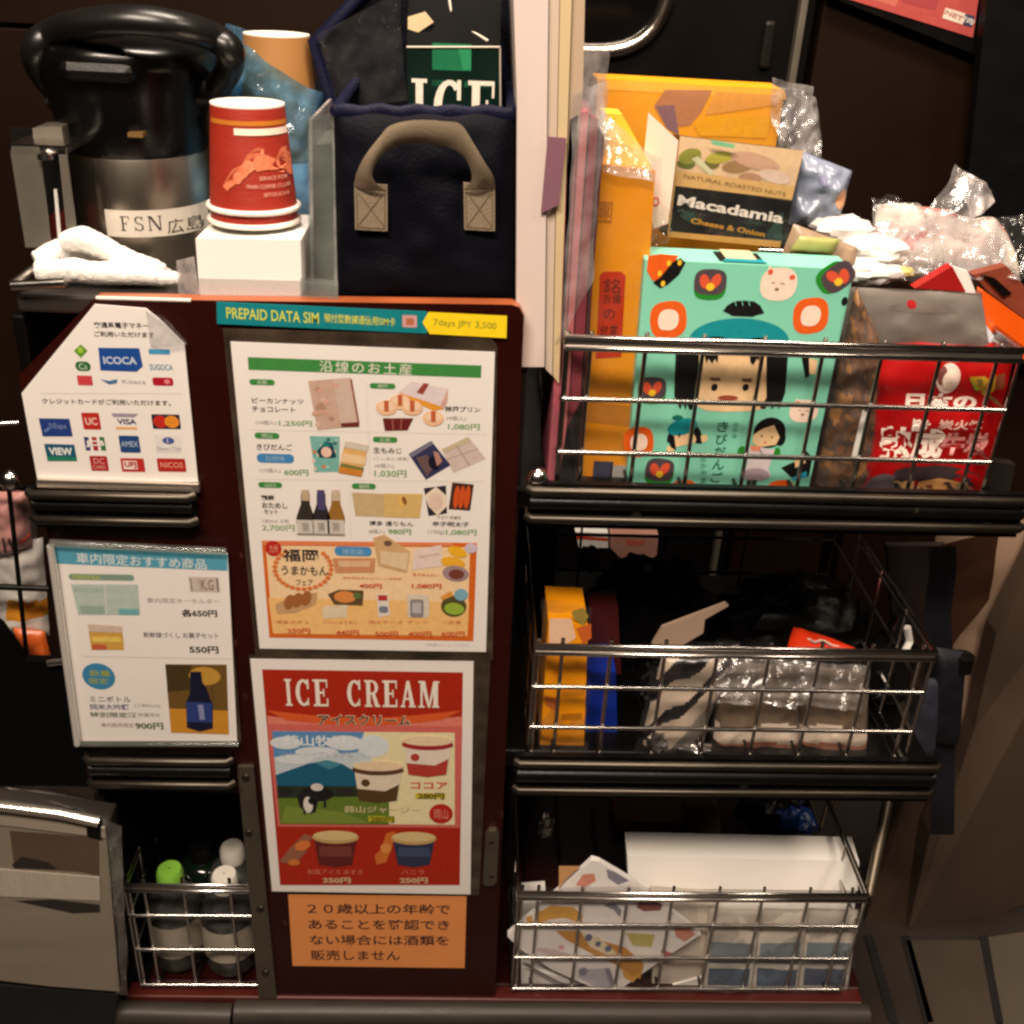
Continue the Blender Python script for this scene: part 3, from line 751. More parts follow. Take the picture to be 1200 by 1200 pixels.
def souvenir_menu():
    root = thing('souvenir_menu', 'white souvenir menu with green heading and orange bottom block', 'menu', at(436, 764, -.004))
    P = up_page(-.0035, (250, 340, 3.243), roll=.0105); b = MB()
    P.prism(b, [(65, 196), (1070, 236), (1036, 1375), (176, 1362)], .0006, PAPER)
    G = ink(62, 136, 66); GT = ink(104, 150, 84)
    P.poly(b, [(131, 254), (1019, 286), (1017, 333), (134, 302)], G, 1)
    P.text(b, '沿線のお土産', 402, 268, 755, 322, ink(214, 216, 196), 2, .01, rot=-.8, spacing=1.25)
    for (x0, y0, x1, y1, s) in ((136, 337, 234, 362, '大阪'), (594, 352, 692, 376, '神戸'), (156, 540, 252, 566, '岡山'), (606, 556, 700, 580, '広島'), (170, 728, 262, 752, '山口'), (526, 733, 618, 757, '福岡')):
        P.rect(b, x0, y0, x1, y1, G, 1, .48); P.text(b, s, (x0+x1)/2-20, y0+4, (x0+x1)/2+20, y1-4, ink(215, 225, 205), 2)
    LN = ink(222, 212, 200)
    for q in ([(582, 345), (588, 520)], [(590, 540), (596, 705)], [(518, 735), (522, 935)], [(140, 530), (1040, 548)], [(160, 718), (1035, 728)]): P.line(b, q, 2.5, LN, .8)
    P.text(b, 'ピーカンナッツ', 146, 408, 344, 434, K, 1, .012); P.text(b, 'チョコレート', 146, 440, 312, 466, K, 1, .012)
    P.text(b, '(10個入)', 160, 494, 240, 514, ink(130, 126, 120), 1); P.text(b, '1,250円', 248, 494, 376, 520, GT, 1, .015)
    # chocolate box photo
    P.poly(b, [(360, 345), (520, 332), (556, 516), (396, 532)], ink(198, 166, 150), 1)
    P.poly(b, [(455, 342), (520, 333), (552, 500), (484, 505)], ink(204, 180, 166), 2); P.poly(b, [(484, 505), (552, 500), (555, 518), (488, 520)], ink(110, 44, 40), 2.5)
    P.poly(b, [(519, 334), (527, 338), (556, 506), (548, 500)], ink(150, 84, 76), 2.8)
    for i in range(14):
        random.seed(i+3); x, y = random.uniform(375, 470), random.uniform(360, 515); P.ell(b, x, y, 11, 9, ink(*random.choice(((214, 184, 166), (176, 138, 116), (206, 160, 140)))), 2+.05*i, n=9)
    # pudding photo
    P.poly(b, [(704, 388), (752, 346), (892, 374), (862, 440)], ink(222, 208, 210), 1); P.poly(b, [(704, 388), (862, 440), (876, 452), (836, 458), (716, 400)], ink(226, 154, 52), 1.4)
    P.poly(b, [(862, 440), (892, 374), (890, 420), (876, 452)], ink(206, 166, 150), 1.6); P.poly(b, [(772, 388), (800, 352), (820, 356), (796, 396)], ink(150, 66, 58), 2)
    for (x, y) in ((658, 446), (710, 424), (756, 446), (836, 486)):
        P.ell(b, x, y, 40, 29, ink(236, 190, 150), 2.2+.01*x*.1); P.ell(b, x, y-6, 32, 18, ink(240, 208, 176), 2.6+.001*x); P.rect(b, x-9, y-28, x+9, y+14, ink(190, 96, 58), 3.6)
    P.poly(b, [(644, 486), (760, 486), (738, 532), (652, 534)], ink(104, 34, 34), 2); P.line(b, [(680, 488), (684, 532)], 5, ink(160, 90, 80), 3); P.line(b, [(716, 488), (712, 530)], 5, ink(160, 90, 80), 3)
    P.text(b, '神戸プリン', 880, 440, 1014, 466, K, 1, .02); P.text(b, '(4個入)', 886, 478, 960, 498, ink(130, 126, 120), 1); P.text(b, '1,080円', 892, 506, 1012, 534, GT, 1, .015)
    # dango
    P.text(b, 'きびだんご', 164, 582, 300, 610, K, 1, .012); P.rect(b, 164, 620, 308, 658, ink(66, 132, 186), 1, .45); P.text(b, '白桃味', 200, 628, 272, 650, ink(160, 196, 220), 2)
    P.text(b, '(15個入)', 176, 676, 256, 696, ink(130, 126, 120), 1); P.text(b, '600円', 268, 680, 362, 706, GT, 1, .02)
    P.poly(b, [(366, 554), (480, 556), (478, 690), (386, 692)], ink(120, 178, 170), 1)
    for i in range(16):
        random.seed(i+40); x, y = random.uniform(378, 470), random.uniform(564, 684); P.ell(b, x, y, 8, 7, ink(*random.choice(((210, 130, 70), (220, 200, 190), (60, 110, 110), (160, 200, 190)))), 2+.03*i, n=8)
    P.poly(b, [(394, 610), (424, 574), (452, 580), (468, 632), (452, 636), (404, 634)], ink(30, 62, 74), 3); P.ell(b, 430, 614, 20, 20, ink(232, 196, 176), 4); P.poly(b, [(404, 598), (424, 572), (452, 590)], ink(36, 122, 122), 4.4)
    P.poly(b, [(502, 572), (590, 588), (562, 708), (474, 692)], ink(222, 176, 110), 2)
    P.poly(b, [(496, 618), (584, 632), (576, 664), (486, 650)], ink(232, 200, 154), 3); P.poly(b, [(482, 668), (570, 684), (562, 708), (474, 692)], ink(202, 130, 50), 3); P.poly(b, [(486, 656), (572, 674), (570, 684), (482, 668)], ink(112, 120, 62), 3.5); P.poly(b, [(502, 572), (590, 588), (584, 612), (498, 596)], ink(206, 198, 184), 3.2)
    # maple sweets
    P.text(b, '生もみじ', 608, 596, 716, 622, K, 1, .015); P.text(b, '(こしあん 抹茶)', 610, 632, 742, 650, ink(150, 144, 138), 1); P.text(b, '(6個入)', 614, 658, 686, 678, ink(130, 126, 120), 1); P.text(b, '1,030円', 612, 682, 734, 714, GT, 1, .015)
    P.poly(b, [(742, 622), (828, 572), (902, 664), (808, 720)], ink(50, 52, 88), 1.5); P.poly(b, [(770, 636), (810, 624), (846, 660), (812, 708)], ink(104, 82, 82), 2.5); P.ell(b, 838, 656, 20, 26, ink(22, 22, 36), 3, rot=20); P.poly(b, [(836, 610), (856, 616), (870, 650), (850, 668)], ink(176, 130, 116), 3.5); P.poly(b, [(744, 624), (828, 575), (836, 584), (756, 634)], ink(120, 118, 136), 3.2)
    P.poly(b, [(868, 604), (968, 556), (1036, 640), (912, 694)], ink(206, 188, 180), 1); P.poly(b, [(868, 604), (968, 556), (980, 572), (878, 618)], ink(196, 184, 150), 2)
    P.line(b, [(922, 586), (974, 666)], 4, ink(170, 150, 140), 2.5); P.line(b, [(890, 640), (1006, 600)], 3, ink(186, 168, 158), 2.6)
    # sake
    P.text(b, '獺祭', 180, 778, 234, 800, K, 1, .03); P.text(b, 'おためし', 184, 806, 282, 830, K, 1, .02); P.text(b, 'セット', 192, 832, 246, 852, K, 1, .02); P.text(b, '180ml 3本', 186, 868, 290, 886, ink(150, 144, 138), 1); P.text(b, '2,700円', 184, 890, 310, 918, GT, 1, .01)
    for x, c1, c2 in ((350, (52, 46, 40), (188, 166, 138)), (410, (44, 40, 44), (78, 70, 108)), (466, (150, 108, 46), (200, 180, 156))):
        P.poly(b, [(x-17, 772), (x+16, 772), (x+17, 812), (x+34, 862), (x+34, 886), (x-34, 886), (x-34, 862), (x-17, 812)], ink(*c1), 1.5); P.rect(b, x-16, 758, x+16, 800 if x != 410 else 835, ink(*c2), 2.2)
        P.rect(b, x-33, 872, x+33, 926, ink(206, 198, 190), 2.6); P.text(b, '獺', x-14, 880, x+14, 916, ink(140, 132, 126), 3.4)
    P.rect(b, 318, 922, 500, 932, ink(150, 140, 130), 3)
    # manju
    P.poly(b, [(526, 768), (650, 774), (650, 862), (540, 858)], ink(198, 172, 130), 1); P.poly(b, [(648, 772), (796, 774), (784, 866), (650, 862)], ink(212, 178, 112), 1.4); P.ell(b, 718, 800, 15, 22, ink(226, 184, 96), 2.4); P.ell(b, 726, 798, 8, 16, ink(140, 88, 40), 3, rot=15)
    P.text(b, '博多 通りもん', 592, 876, 760, 898, K, 1, .015); P.text(b, '(8個入)', 590, 908, 652, 928, ink(130, 126, 120), 1); P.text(b, '980円', 664, 906, 752, 930, GT, 1, .02)
    # roe
    P.poly(b, [(800, 752), (884, 742), (888, 848), (818, 858)], ink(46, 42, 52), 1); P.poly(b, [(846, 746), (886, 780), (888, 820), (852, 856), (818, 820), (802, 780)], ink(232, 214, 196), 2); P.ell(b, 846, 800, 26, 34, ink(222, 196, 180), 3)
    P.poly(b, [(908, 730), (990, 738), (976, 838), (894, 832)], ink(70, 44, 34), 1)
    for x in (924, 944, 965): P.ell(b, x, 786, 11, 44, ink(206, 84, 34), 2.4, rot=-6)
    P.text(b, 'やまや 無着色', 850, 856, 942, 872, ink(130, 120, 116), 1); P.text(b, '辛子明太子', 832, 878, 972, 900, K, 1, .02); P.text(b, '(100g)', 816, 910, 878, 930, ink(150, 144, 138), 1); P.text(b, '1,080円', 884, 908, 1000, 934, GT, 1, .015)
    # lower block, in the second sketch
    Q = P.to((280, 620, 3.75)); O = ink(206, 100, 44); OB = ink(214, 104, 34)
    Q.poly(b, [(100, 50), (1046, 60), (1030, 492), (134, 476)], OB, 1); Q.poly(b, [(118, 72), (1016, 80), (1004, 470), (150, 458)], ink(240, 208, 164), 1.6)
    Q.poly(b, [(130, 300), (1012, 320), (1004, 470), (150, 458)], ink(238, 190, 122), 2); Q.poly(b, [(100, 50), (940, 58), (940, 74), (102, 70)], ink(222, 130, 86), 2.2)
    Q.ell(b, 152, 84, 36, 34, ink(186, 40, 34), 3); Q.text(b, '九州', 132, 66, 172, 102, ink(232, 170, 140), 4)
    for a in range(-40, 330, 12): 
        if 55 < a < 120: continue
        r = math.radians(a); Q.ell(b, 282+124*math.cos(r), 170-92*math.sin(r), 12, 9, ink(216, 120, 62), 3+.001*a, n=10)
    Q.text(b, '福岡', 190, 84, 350, 142, K, 4, .015); Q.text(b, 'うまかもん', 186, 158, 392, 202, K, 4, .01); Q.text(b, 'フェア', 250, 220, 326, 246, ink(70, 56, 50), 4)
    Q.rect(b, 420, 74, 584, 118, ink(72, 142, 196), 3, .4); Q.text(b, '限定品', 456, 84, 548, 110, ink(170, 200, 222), 4)
    Q.poly(b, [(412, 126), (600, 126), (596, 190), (424, 192)], ink(204, 142, 98), 3); Q.poly(b, [(436, 136), (580, 138), (574, 164), (440, 164)], ink(222, 182, 146), 4)
    Q.poly(b, [(590, 36), (640, 22), (752, 96), (738, 192), (612, 160)], ink(206, 168, 120), 3.3); Q.poly(b, [(620, 96), (748, 104), (736, 180), (624, 150)], ink(222, 196, 160), 4.2); Q.ell(b, 655, 60, 18, 12, ink(110, 80, 70), 4.4)
    Q.poly(b, [(770, 90), (890, 68), (896, 160), (760, 178)], ink(228, 208, 200), 3); Q.line(b, [(790, 120), (880, 106)], 8, ink(212, 182, 172), 4)
    Q.text(b, '博多明太子せんべい 八女抹茶', 456, 206, 716, 222, ink(206, 96, 66), 4); Q.text(b, '400円', 528, 236, 628, 260, ink(196, 58, 44), 4, .02); Q.text(b, '辛子めんたい', 764, 190, 878, 208, ink(206, 96, 66), 4); Q.text(b, '1,080円', 760, 236, 890, 262, ink(196, 58, 44), 4, .02)
    Q.ell(b, 960, 98, 44, 22, ink(236, 178, 40), 4, rot=-25); Q.ell(b, 940, 144, 54, 24, ink(234, 174, 48), 4.4, rot=-10); Q.ell(b, 952, 192, 58, 34, ink(160, 134, 140), 4.8, rot=-8); Q.ell(b, 956, 196, 34, 22, ink(116, 60, 46), 5.2); Q.ell(b, 1020, 82, 28, 22, ink(206, 192, 206), 3.4)
    Q.poly(b, [(160, 330), (240, 290), (345, 276), (340, 330), (250, 366), (170, 372)], ink(196, 156, 112), 3)
    for i, x in enumerate((222, 258, 296)): Q.ell(b, x, 318-i*8, 22, 34, ink(160, 100, 56), 4+.05*i, rot=-18)
    Q.poly(b, [(366, 340), (480, 330), (474, 386), (370, 392)], ink(222, 206, 176), 3); Q.poly(b, [(390, 284), (440, 264), (548, 268), (544, 334), (420, 330)], ink(96, 74, 48), 3.4); Q.ell(b, 466, 296, 48, 26, ink(218, 138, 74), 4.2); Q.ell(b, 520, 290, 18, 14, ink(92, 116, 60), 4.6)
    Q.poly(b, [(606, 284), (654, 280), (664, 376), (612, 386)], ink(224, 216, 210), 3); Q.rect(b, 612, 288, 652, 312, ink(184, 48, 44), 4); Q.rect(b, 616, 336, 656, 366, ink(120, 124, 140), 4, .3)
    Q.rect(b, 740, 284, 836, 388, ink(216, 204, 186), 3, .1); Q.rect(b, 752, 306, 812, 386, ink(142, 136, 140), 4, .2); Q.rect(b, 762, 320, 802, 368, ink(184, 180, 182), 5, .2)
    Q.ell(b, 944, 338, 56, 46, ink(84, 78, 44), 3.4, rot=-12); Q.ell(b, 946, 348, 44, 26, ink(150, 178, 62), 4.4, rot=-8); Q.ell(b, 976, 286, 30, 27, ink(126, 172, 190), 4.8); Q.poly(b, [(886, 294), (930, 270), (944, 290), (896, 310)], ink(218, 150, 70), 4.9)
    for (x0, s) in ((160, '博多ポテト'), (372, 'いかしゅうまい'), (570, '明太チーズ'), (740, 'ナッツ'), (890, '八女茶')): Q.text(b, s, x0, 398, x0+(150 if x0 < 700 else 88), 416, ink(208, 130, 80), 4)
    for (x0, y, s) in ((212, 432, '250円'), (426, 440, '440円'), (598, 446, '500円'), (744, 446, '400円'), (890, 446, '600円')): Q.text(b, s, x0, y, x0+102, y+26, ink(200, 78, 54), 4, .02)
    Q.text(b, '※写真はイメージです', 820, 502, 1010, 516, ink(190, 180, 172), 1)
    b.build('paper', root)
    sleeve_set(root, P, [(34, 146), (1050, 176), (1080, 215), (1062, 1408), (160, 1396)], None)
souvenir_menu()

def ice_cream_menu():
    root = thing('ice_cream_menu', 'red ice cream menu with cows on a green meadow and four tubs', 'menu', at(434, 1046, -.004))
    P = up_page(-.0038, (280, 760, 2.728), roll=.011); b = MB()
    P.prism(b, [(36, 34), (750, 42), (740, 786), (106, 776)], .0006, PAPER)
    RD = ink(170, 40, 20)
    P.poly(b, [(74, 66), (716, 76), (706, 756), (132, 756)], RD, 1)
    pk = [(90, 214)]+[(90+i*62, 214+26*math.sin(math.pi*i/10)) for i in range(1, 10)]+[(714, 216), (712, 300), (98, 300)]
    P.poly(b, pk, ink(222, 128, 112), 2)
    og = [(88, 196)]+[(88+i*62.5, 196+24*math.sin(math.pi*i/10)) for i in range(1, 10)]+[(714, 196)]+[(90+i*62, 220+26*math.sin(math.pi*i/10)) for i in range(9, 0, -1)]
    P.poly(b, og, ink(214, 92, 44), 2.5)
    P.poly(b, [(90, 240), (714, 248), (706, 572), (124, 568)], ink(208, 104, 96), 2.2)
    P.serif(b, 'ICE CREAM', 142, 96, 640, 188, ink(236, 228, 214), 3)
    P.text(b, 'アイスクリーム', 250, 206, 552, 246, ink(226, 190, 160), 4, .06); P.text(b, 'アイスクリーム', 252, 209, 548, 243, ink(60, 30, 28), 5, .012)
    # photo
    P.poly(b, [(106, 262), (690, 268), (690, 562), (132, 558)], ink(196, 208, 214), 3)
    P.poly(b, [(106, 262), (400, 265), (380, 330), (112, 345)], ink(92, 142, 190), 3.5); P.poly(b, [(400, 265), (690, 268), (690, 562), (480, 560)], ink(232, 220, 176), 3.6)
    for (x, y, rx, ry) in ((150, 300, 50, 20), (250, 330, 70, 18), (340, 300, 60, 24), (430, 310, 50, 36), (180, 352, 60, 16)): P.ell(b, x, y, rx, ry, ink(214, 222, 226), 4+.001*x)
    P.poly(b, [(118, 402), (220, 366), (282, 354), (330, 366), (400, 408), (400, 446), (122, 446)], ink(28, 92, 122), 4.6); P.poly(b, [(240, 362), (282, 354), (330, 368), (290, 384)], ink(70, 132, 152), 5)
    P.poly(b, [(122, 442), (480, 440), (480, 560), (132, 558)], ink(98, 122, 44), 5); P.poly(b, [(122, 436), (420, 438), (420, 470), (124, 476)], ink(40, 52, 36), 5.4); P.poly(b, [(150, 500), (330, 520), (420, 556), (136, 556)], ink(120, 140, 58), 5.5)
    # cows
    P.ell(b, 250, 462, 52, 24, ink(28, 26, 28), 6); P.ell(b, 250, 440, 20, 12, ink(214, 206, 200), 6.6); P.poly(b, [(186, 470), (214, 454), (256, 470), (246, 520), (226, 526), (196, 506)], ink(34, 30, 32), 6.4); P.ell(b, 222, 496, 15, 26, ink(222, 214, 208), 7.2); P.ell(b, 236, 484, 14, 12, ink(26, 24, 26), 7.5); P.rect(b, 270, 476, 280, 506, ink(36, 32, 30), 6.5); P.rect(b, 206, 506, 214, 528, ink(44, 36, 34), 7); P.ell(b, 150, 455, 26, 12, ink(40, 38, 38), 6); P.ell(b, 340, 456, 26, 12, ink(44, 40, 40), 6)
    P.text(b, '蒜山牧場', 142, 274, 345, 312, ink(224, 230, 232), 5, .02); P.text(b, 'ジャージープレミアム', 136, 326, 366, 346, ink(180, 178, 200), 5.5)
    def tub(x0, x1, y0, y1, lid, body, band, l):
        P.poly(b, [(x0+8, y0+30), (x1-8, y0+30), (x1-22, y1-8), ((x0+x1)/2, y1), (x0+22, y1-8)], ink(*body), l); P.poly(b, [(x0+16, y0+(y1-y0)*.66), (x1-60, y0+(y1-y0)*.72), (x1-16, y0+(y1-y0)*.56), (x1-23, y1-8), ((x0+x1)/2, y1), (x0+22, y1-8)], ink(*band), l+.6)
        P.ell(b, (x0+x1)/2, y0+28, (x1-x0)/2, 18, ink(*lid), l+1); P.ell(b, (x0+x1)/2, y0+16, (x1-x0)/2-2, 16, ink(232, 206, 172), l+1.5); P.ell(b, x0+(x1-x0)*.26, y0+(y1-y0)*.52, 14, 12, ink(*band), l+.8)
    tub(520, 686, 276, 408, (160, 40, 44), (228, 214, 200), (176, 62, 50), 6); tub(362, 528, 356, 490, (92, 62, 44), (226, 212, 192), (84, 62, 34), 7)
    P.text(b, 'ココア', 548, 424, 668, 448, ink(206, 84, 84), 5, .03); P.text(b, '蒜山ジャージー', 336, 500, 580, 524, ink(206, 190, 150), 6, .02); P.rect(b, 564, 460, 660, 478, ink(206, 190, 60), 5); P.text(b, '280円', 572, 458, 656, 480, ink(96, 90, 24), 6, .04); P.rect(b, 414, 532, 498, 552, ink(188, 178, 50), 6); P.text(b, '280円', 420, 532, 496, 554, ink(110, 110, 26), 7, .04)
    P.ell(b, 646, 526, 38, 32, ink(180, 38, 34), 5); P.text(b, '岡山', 624, 510, 668, 542, ink(228, 150, 130), 6)
    # lower two tubs
    def cup(x0, x1, y0, y1, body, dark, l):
        P.poly(b, [(x0+6, y0+26), (x1-6, y0+26), (x1-22, y1-8), ((x0+x1)/2, y1), (x0+22, y1-8)], ink(*body), l); P.rect(b, x0+22, y0+52, x1-22, y1-34, ink(*dark), l+.6, .2); P.ell(b, (x0+x1)/2, y0+24, (x1-x0)/2, 20, ink(196, 160, 104), l+1); P.ell(b, (x0+x1)/2, y0+18, (x1-x0)/2-4, 16, ink(216, 190, 136), l+1.4)
    cup(234, 384, 578, 698, (96, 36, 34), (120, 60, 52), 3); cup(486, 632, 582, 698, (46, 52, 78), (66, 76, 108), 3)
    P.poly(b, [(130, 680), (160, 640), (210, 590), (234, 600), (214, 650), (176, 692)], ink(150, 96, 74), 3); P.ell(b, 204, 628, 28, 14, ink(216, 122, 60), 3.6, rot=35); P.ell(b, 176, 682, 20, 10, ink(206, 120, 54), 3.7)
    P.poly(b, [(470, 590), (500, 582), (488, 640), (470, 682), (440, 690), (434, 660), (456, 640)], ink(206, 112, 48), 3); P.ell(b, 470, 636, 18, 16, ink(222, 140, 74), 3.6)
    P.text(b, '和風アイス あずき', 218, 704, 396, 722, ink(228, 130, 110), 3); P.text(b, '350円', 268, 730, 358, 750, ink(206, 176, 140), 3, .04); P.text(b, 'バニラ', 520, 704, 592, 722, ink(228, 130, 110), 3); P.text(b, '250円', 514, 730, 604, 750, ink(206, 176, 140), 3, .04)
    b.build('paper', root)
    sleeve_set(root, P, [(30, 22), (806, 12), (768, 792), (100, 782)], None)
ice_cream_menu()

def age_notice():
    P = up_page(-.002, (280, 1030, 3.75), roll=.011); b = MB()
    P.prism(b, [(216, 70), (1000, 78), (992, 392), (236, 382)], .0005, mat('orange_paper', (220, 140, 78), .6, var=.08))
    I = ink(48, 30, 36)
    for i, s in enumerate(('２０歳以上の年齢で', 'あることを確認でき', 'ない場合には酒類を')):
        P.text(b, s, 298+i*6, 107+i*69, 928-i*3, 156+i*68, I, 1, .012)
    P.text(b, '販売しません', 314, 312, 708, 358, I, 1, .012)
    tag(b.build('age_notice'), 'small orange paper age notice below the red ice cream menu', 'notice')
age_notice()

def special_menu():
    root = thing('special_menu', 'white menu with pale blue heading and dark bottle photo in acrylic holder', 'menu', at(188, 866, -.006))
    P = up_page(-.005, (0, 600, 3.75), roll=.012); b = MB()
    P.prism(b, [(240, 150), (1000, 184), (1042, 1006), (352, 1006)], .0008, PAPER)
    P.poly(b, [(240, 152), (1000, 186), (1000, 258), (246, 226)], ink(84, 158, 184), 1); P.text(b, '車内限定おすすめ商品', 334, 186, 910, 244, ink(214, 224, 222), 2, .012, rot=-2.3)
    P.rect(b, 300, 270, 592, 302, ink(124, 152, 140), 1, .45); P.text(b, '季節限定商品', 316, 274, 440, 298, ink(200, 204, 90), 2)
    P.poly(b, [(312, 316), (606, 318), (616, 452), (344, 452)], ink(178, 194, 186), 1); P.rect(b, 350, 410, 460, 446, ink(150, 172, 160), 2); P.rect(b, 520, 424, 612, 452, ink(110, 172, 178), 2); P.line(b, [(462, 318), (470, 452)], 5, ink(220, 214, 204), 2.4); P.rect(b, 326, 330, 452, 350, ink(168, 186, 176), 2)
    P.rect(b, 828, 284, 968, 352, ink(198, 186, 176), 1); P.rect(b, 836, 290, 846, 348, K, 2); P.rect(b, 874, 290, 880, 348, ink(90, 84, 84), 2); P.text(b, 'K.G', 882, 296, 940, 342, ink(120, 90, 90), 2); P.rect(b, 950, 290, 962, 348, ink(90, 84, 84), 2)
    P.text(b, '車内限定キーホルダー', 644, 376, 966, 404, ink(160, 140, 150), 1); P.text(b, '各650円', 796, 426, 956, 462, K, 1, .03)
    P.poly(b, [(386, 492), (536, 502), (546, 606), (402, 606)], ink(206, 160, 74), 1); P.poly(b, [(386, 492), (536, 502), (538, 530), (390, 524)], ink(206, 186, 170), 2); P.rect(b, 404, 580, 470, 604, ink(190, 96, 62), 2.2); P.rect(b, 404, 546, 536, 572, ink(226, 194, 96), 2.2)
    P.text(b, '新幹線づくし お菓子セット', 628, 526, 962, 556, ink(106, 98, 106), 1, .01); P.text(b, '550円', 830, 588, 962, 622, K, 1, .03)
    P.line(b, [(356, 634), (1020, 646)], 3, ink(200, 186, 180), .8)
    P.ell(b, 434, 722, 72, 58, ink(58, 132, 176), 1); P.text(b, '数量', 390, 694, 488, 722, ink(150, 164, 90), 2, .02); P.text(b, '限定', 390, 728, 480, 756, ink(150, 164, 90), 2, .02)
    P.text(b, 'ミニボトル', 392, 808, 578, 836, ink(90, 88, 98), 1, .01); P.text(b, '純米大吟醸', 392, 842, 570, 870, ink(84, 92, 130), 1, .015); P.text(b, '特別限定酒', 394, 878, 604, 904, ink(84, 104, 84), 1, .015); P.text(b, '(180ml)', 590, 842, 706, 862, ink(160, 152, 150), 1); P.text(b, '数量限定', 606, 882, 706, 900, ink(160, 152, 150), 1); P.text(b, '車内販売限定', 444, 926, 590, 946, ink(160, 110, 110), 1); P.text(b, '900円', 592, 924, 720, 956, ink(80, 100, 60), 1, .03)
    P.poly(b, [(726, 668), (996, 670), (1006, 976), (752, 968)], ink(108, 80, 36), 1); P.poly(b, [(744, 862), (1002, 872), (1006, 976), (752, 968)], ink(202, 140, 44), 2); P.poly(b, [(728, 670), (840, 672), (830, 780), (736, 790)], ink(70, 54, 30), 2); P.ell(b, 900, 720, 70, 40, ink(190, 144, 60), 2.2); P.rect(b, 930, 760, 940, 830, ink(60, 48, 34), 2.6); P.rect(b, 965, 750, 974, 830, ink(70, 56, 38), 2.6)
    P.poly(b, [(836, 700), (884, 700), (890, 746), (908, 772), (926, 824), (936, 840), (936, 950), (878, 964), (822, 946), (818, 834), (834, 800)], ink(22, 24, 46), 3); P.poly(b, [(820, 832), (934, 836), (934, 924), (822, 920)], ink(46, 62, 126), 4); P.rect(b, 870, 844, 902, 910, ink(130, 140, 176), 5)
    b.build('paper', root)
    # acrylic holder: backing, front, thick bright left wall
    b = MB(); P.poly(b, [(218, 130), (992, 165), (1060, 1020), (330, 1024)], SLEEVE_BACK, -8); b.build('holder_back', root)
    b = MB(); P.poly(b, [(222, 128), (996, 166), (1056, 1012), (340, 1016)], SLEEVE, 22); b.build('holder_front', root)
    b = MB()
    b.tube([P.W(*P.L(226, 128), 12), P.W(*P.L(996, 166), 12)], .0035, ACRYL, 8); b.tube([P.W(*P.L(228, 140), 14), P.W(*P.L(346, 1012), 14)], .0035, mat('bright_acrylic_edge', (214, 208, 200), .15, trans=.4), 8); b.tube([P.W(*P.L(344, 1010), 14), P.W(*P.L(1050, 1010), 14)], .0028, ACRYL, 8)
    b.build('holder_edge', root, smooth=60)
special_menu()
# ================================================================ ON THE TOP DECK
DECK = .978
def vacuum_pot():
    yc = .165; c = at(165, 230, yc); xc = c.x
    R = abs(at(80, 230, yc).x-at(252, 230, yc).x)/2*.93
    root = thing('vacuum_pot', 'steel vacuum pot with black lid and carrying handle beside the red cups', 'vacuum pot', (xc, yc, DECK))
    zs = at(165, 188, yc-R).z
    b = MB(); b.lathe([(.001, DECK), (R*.98, DECK), (R, DECK+.004), (R, zs-.002), (R*.97, zs+.002)], xc, yc, STEEL, 64); body = b.build('steel_body', root, smooth=40)
    zl = at(165, 62, yc-R).z
    b = MB(); H = zl-zs
    b.lathe([(R*1.0, zs), (R*1.03, zs+.003), (R*1.04, zs+H*.3), (R*1.12, zs+H*.58), (R*1.22, zs+H*.78), (R*1.24, zs+H*.95), (R*1.14, zs+H*1.05), (R*.8, zs+H*1.10), (.001, zs+H*1.11)], xc, yc, mat('gloss_black_lid', (7, 6, 6), .25, bump=.02, var=.2, spec=.4), 64)
    lid = b.build('lid', root, smooth=60)
    b = MB(); b.box((xc-.03, yc-R*1.34, zs+H*.74), (xc+.03, yc-R*.9, zs+H*.94), BLACKP); b.build('spout', lid, bevel=.008)
    b = MB(); p = at(160, 158, yc-R*1.07); b.box((p.x-.006, p.y-.004, p.z-.0015), (p.x+.006, p.y+.01, p.z+.002), mat('dim_lock_mark', (110, 84, 40), .5)); b.build('lock_mark', lid)
    # bail handle folded to the front, as a deep curved band
    b = MB(); yh = yc-R*.55
    P = [at(70, 108, yc-.01), at(48, 80, yc-.03), at(42, 56, yc-.05), at(62, 38, yh-.015), at(105, 27, yh-.04), at(160, 24, yh-.05), at(212, 31, yh-.04), at(250, 43, yh-.015), at(270, 60, yc-.05), at(268, 82, yc-.03), at(250, 108, yc-.01)]
    Q = []
    for i in range(len(P)-1):
        for k in range(4):
            t = k/4; p0 = P[max(0, i-1)]; p1 = P[i]; p2 = P[i+1]; p3 = P[min(len(P)-1, i+2)]
            Q.append(.5*((2*p1)+(p2-p0)*t+(2*p0-5*p1+4*p2-p3)*t*t+(3*p1-p0-3*p2+p3)*t**3))
    Q.append(P[-1])
    b.tube(Q, .0115, mat('satin_black_handle', (16, 14, 13), .33, bump=.03, var=.2), 14, flat=(.95, 1.15)); b.build('handle', root, smooth=180)
    for x in (74, 250):
        b = MB(); p = at(x, 110, yc-.012); b.tube([p+Vector((-.012, 0, 0)), p+Vector((.012, 0, 0))], .013, BLACKP, 18); b.build('pivot', root, smooth=40)
    # label
    C = Cyl(xc, yc, lambda z: R, (0, 130, 4.8)); b = MB()
    C.rect(b, 598, 556, 1170, 706, mat('worn_paper_label', (214, 206, 192), .6, var=.12, vscale=40), 2, 16)
    I = ink(40, 36, 34); C.serif(b, 'FSN', 676, 592, 915, 672, I, 4, {'F': .8, 'S': .8, 'N': 1.0}, .25); C.text(b, '広島', 942, 594, 1156, 674, I, 4, -.004)
    b.build('name_label', body)
vacuum_pot()

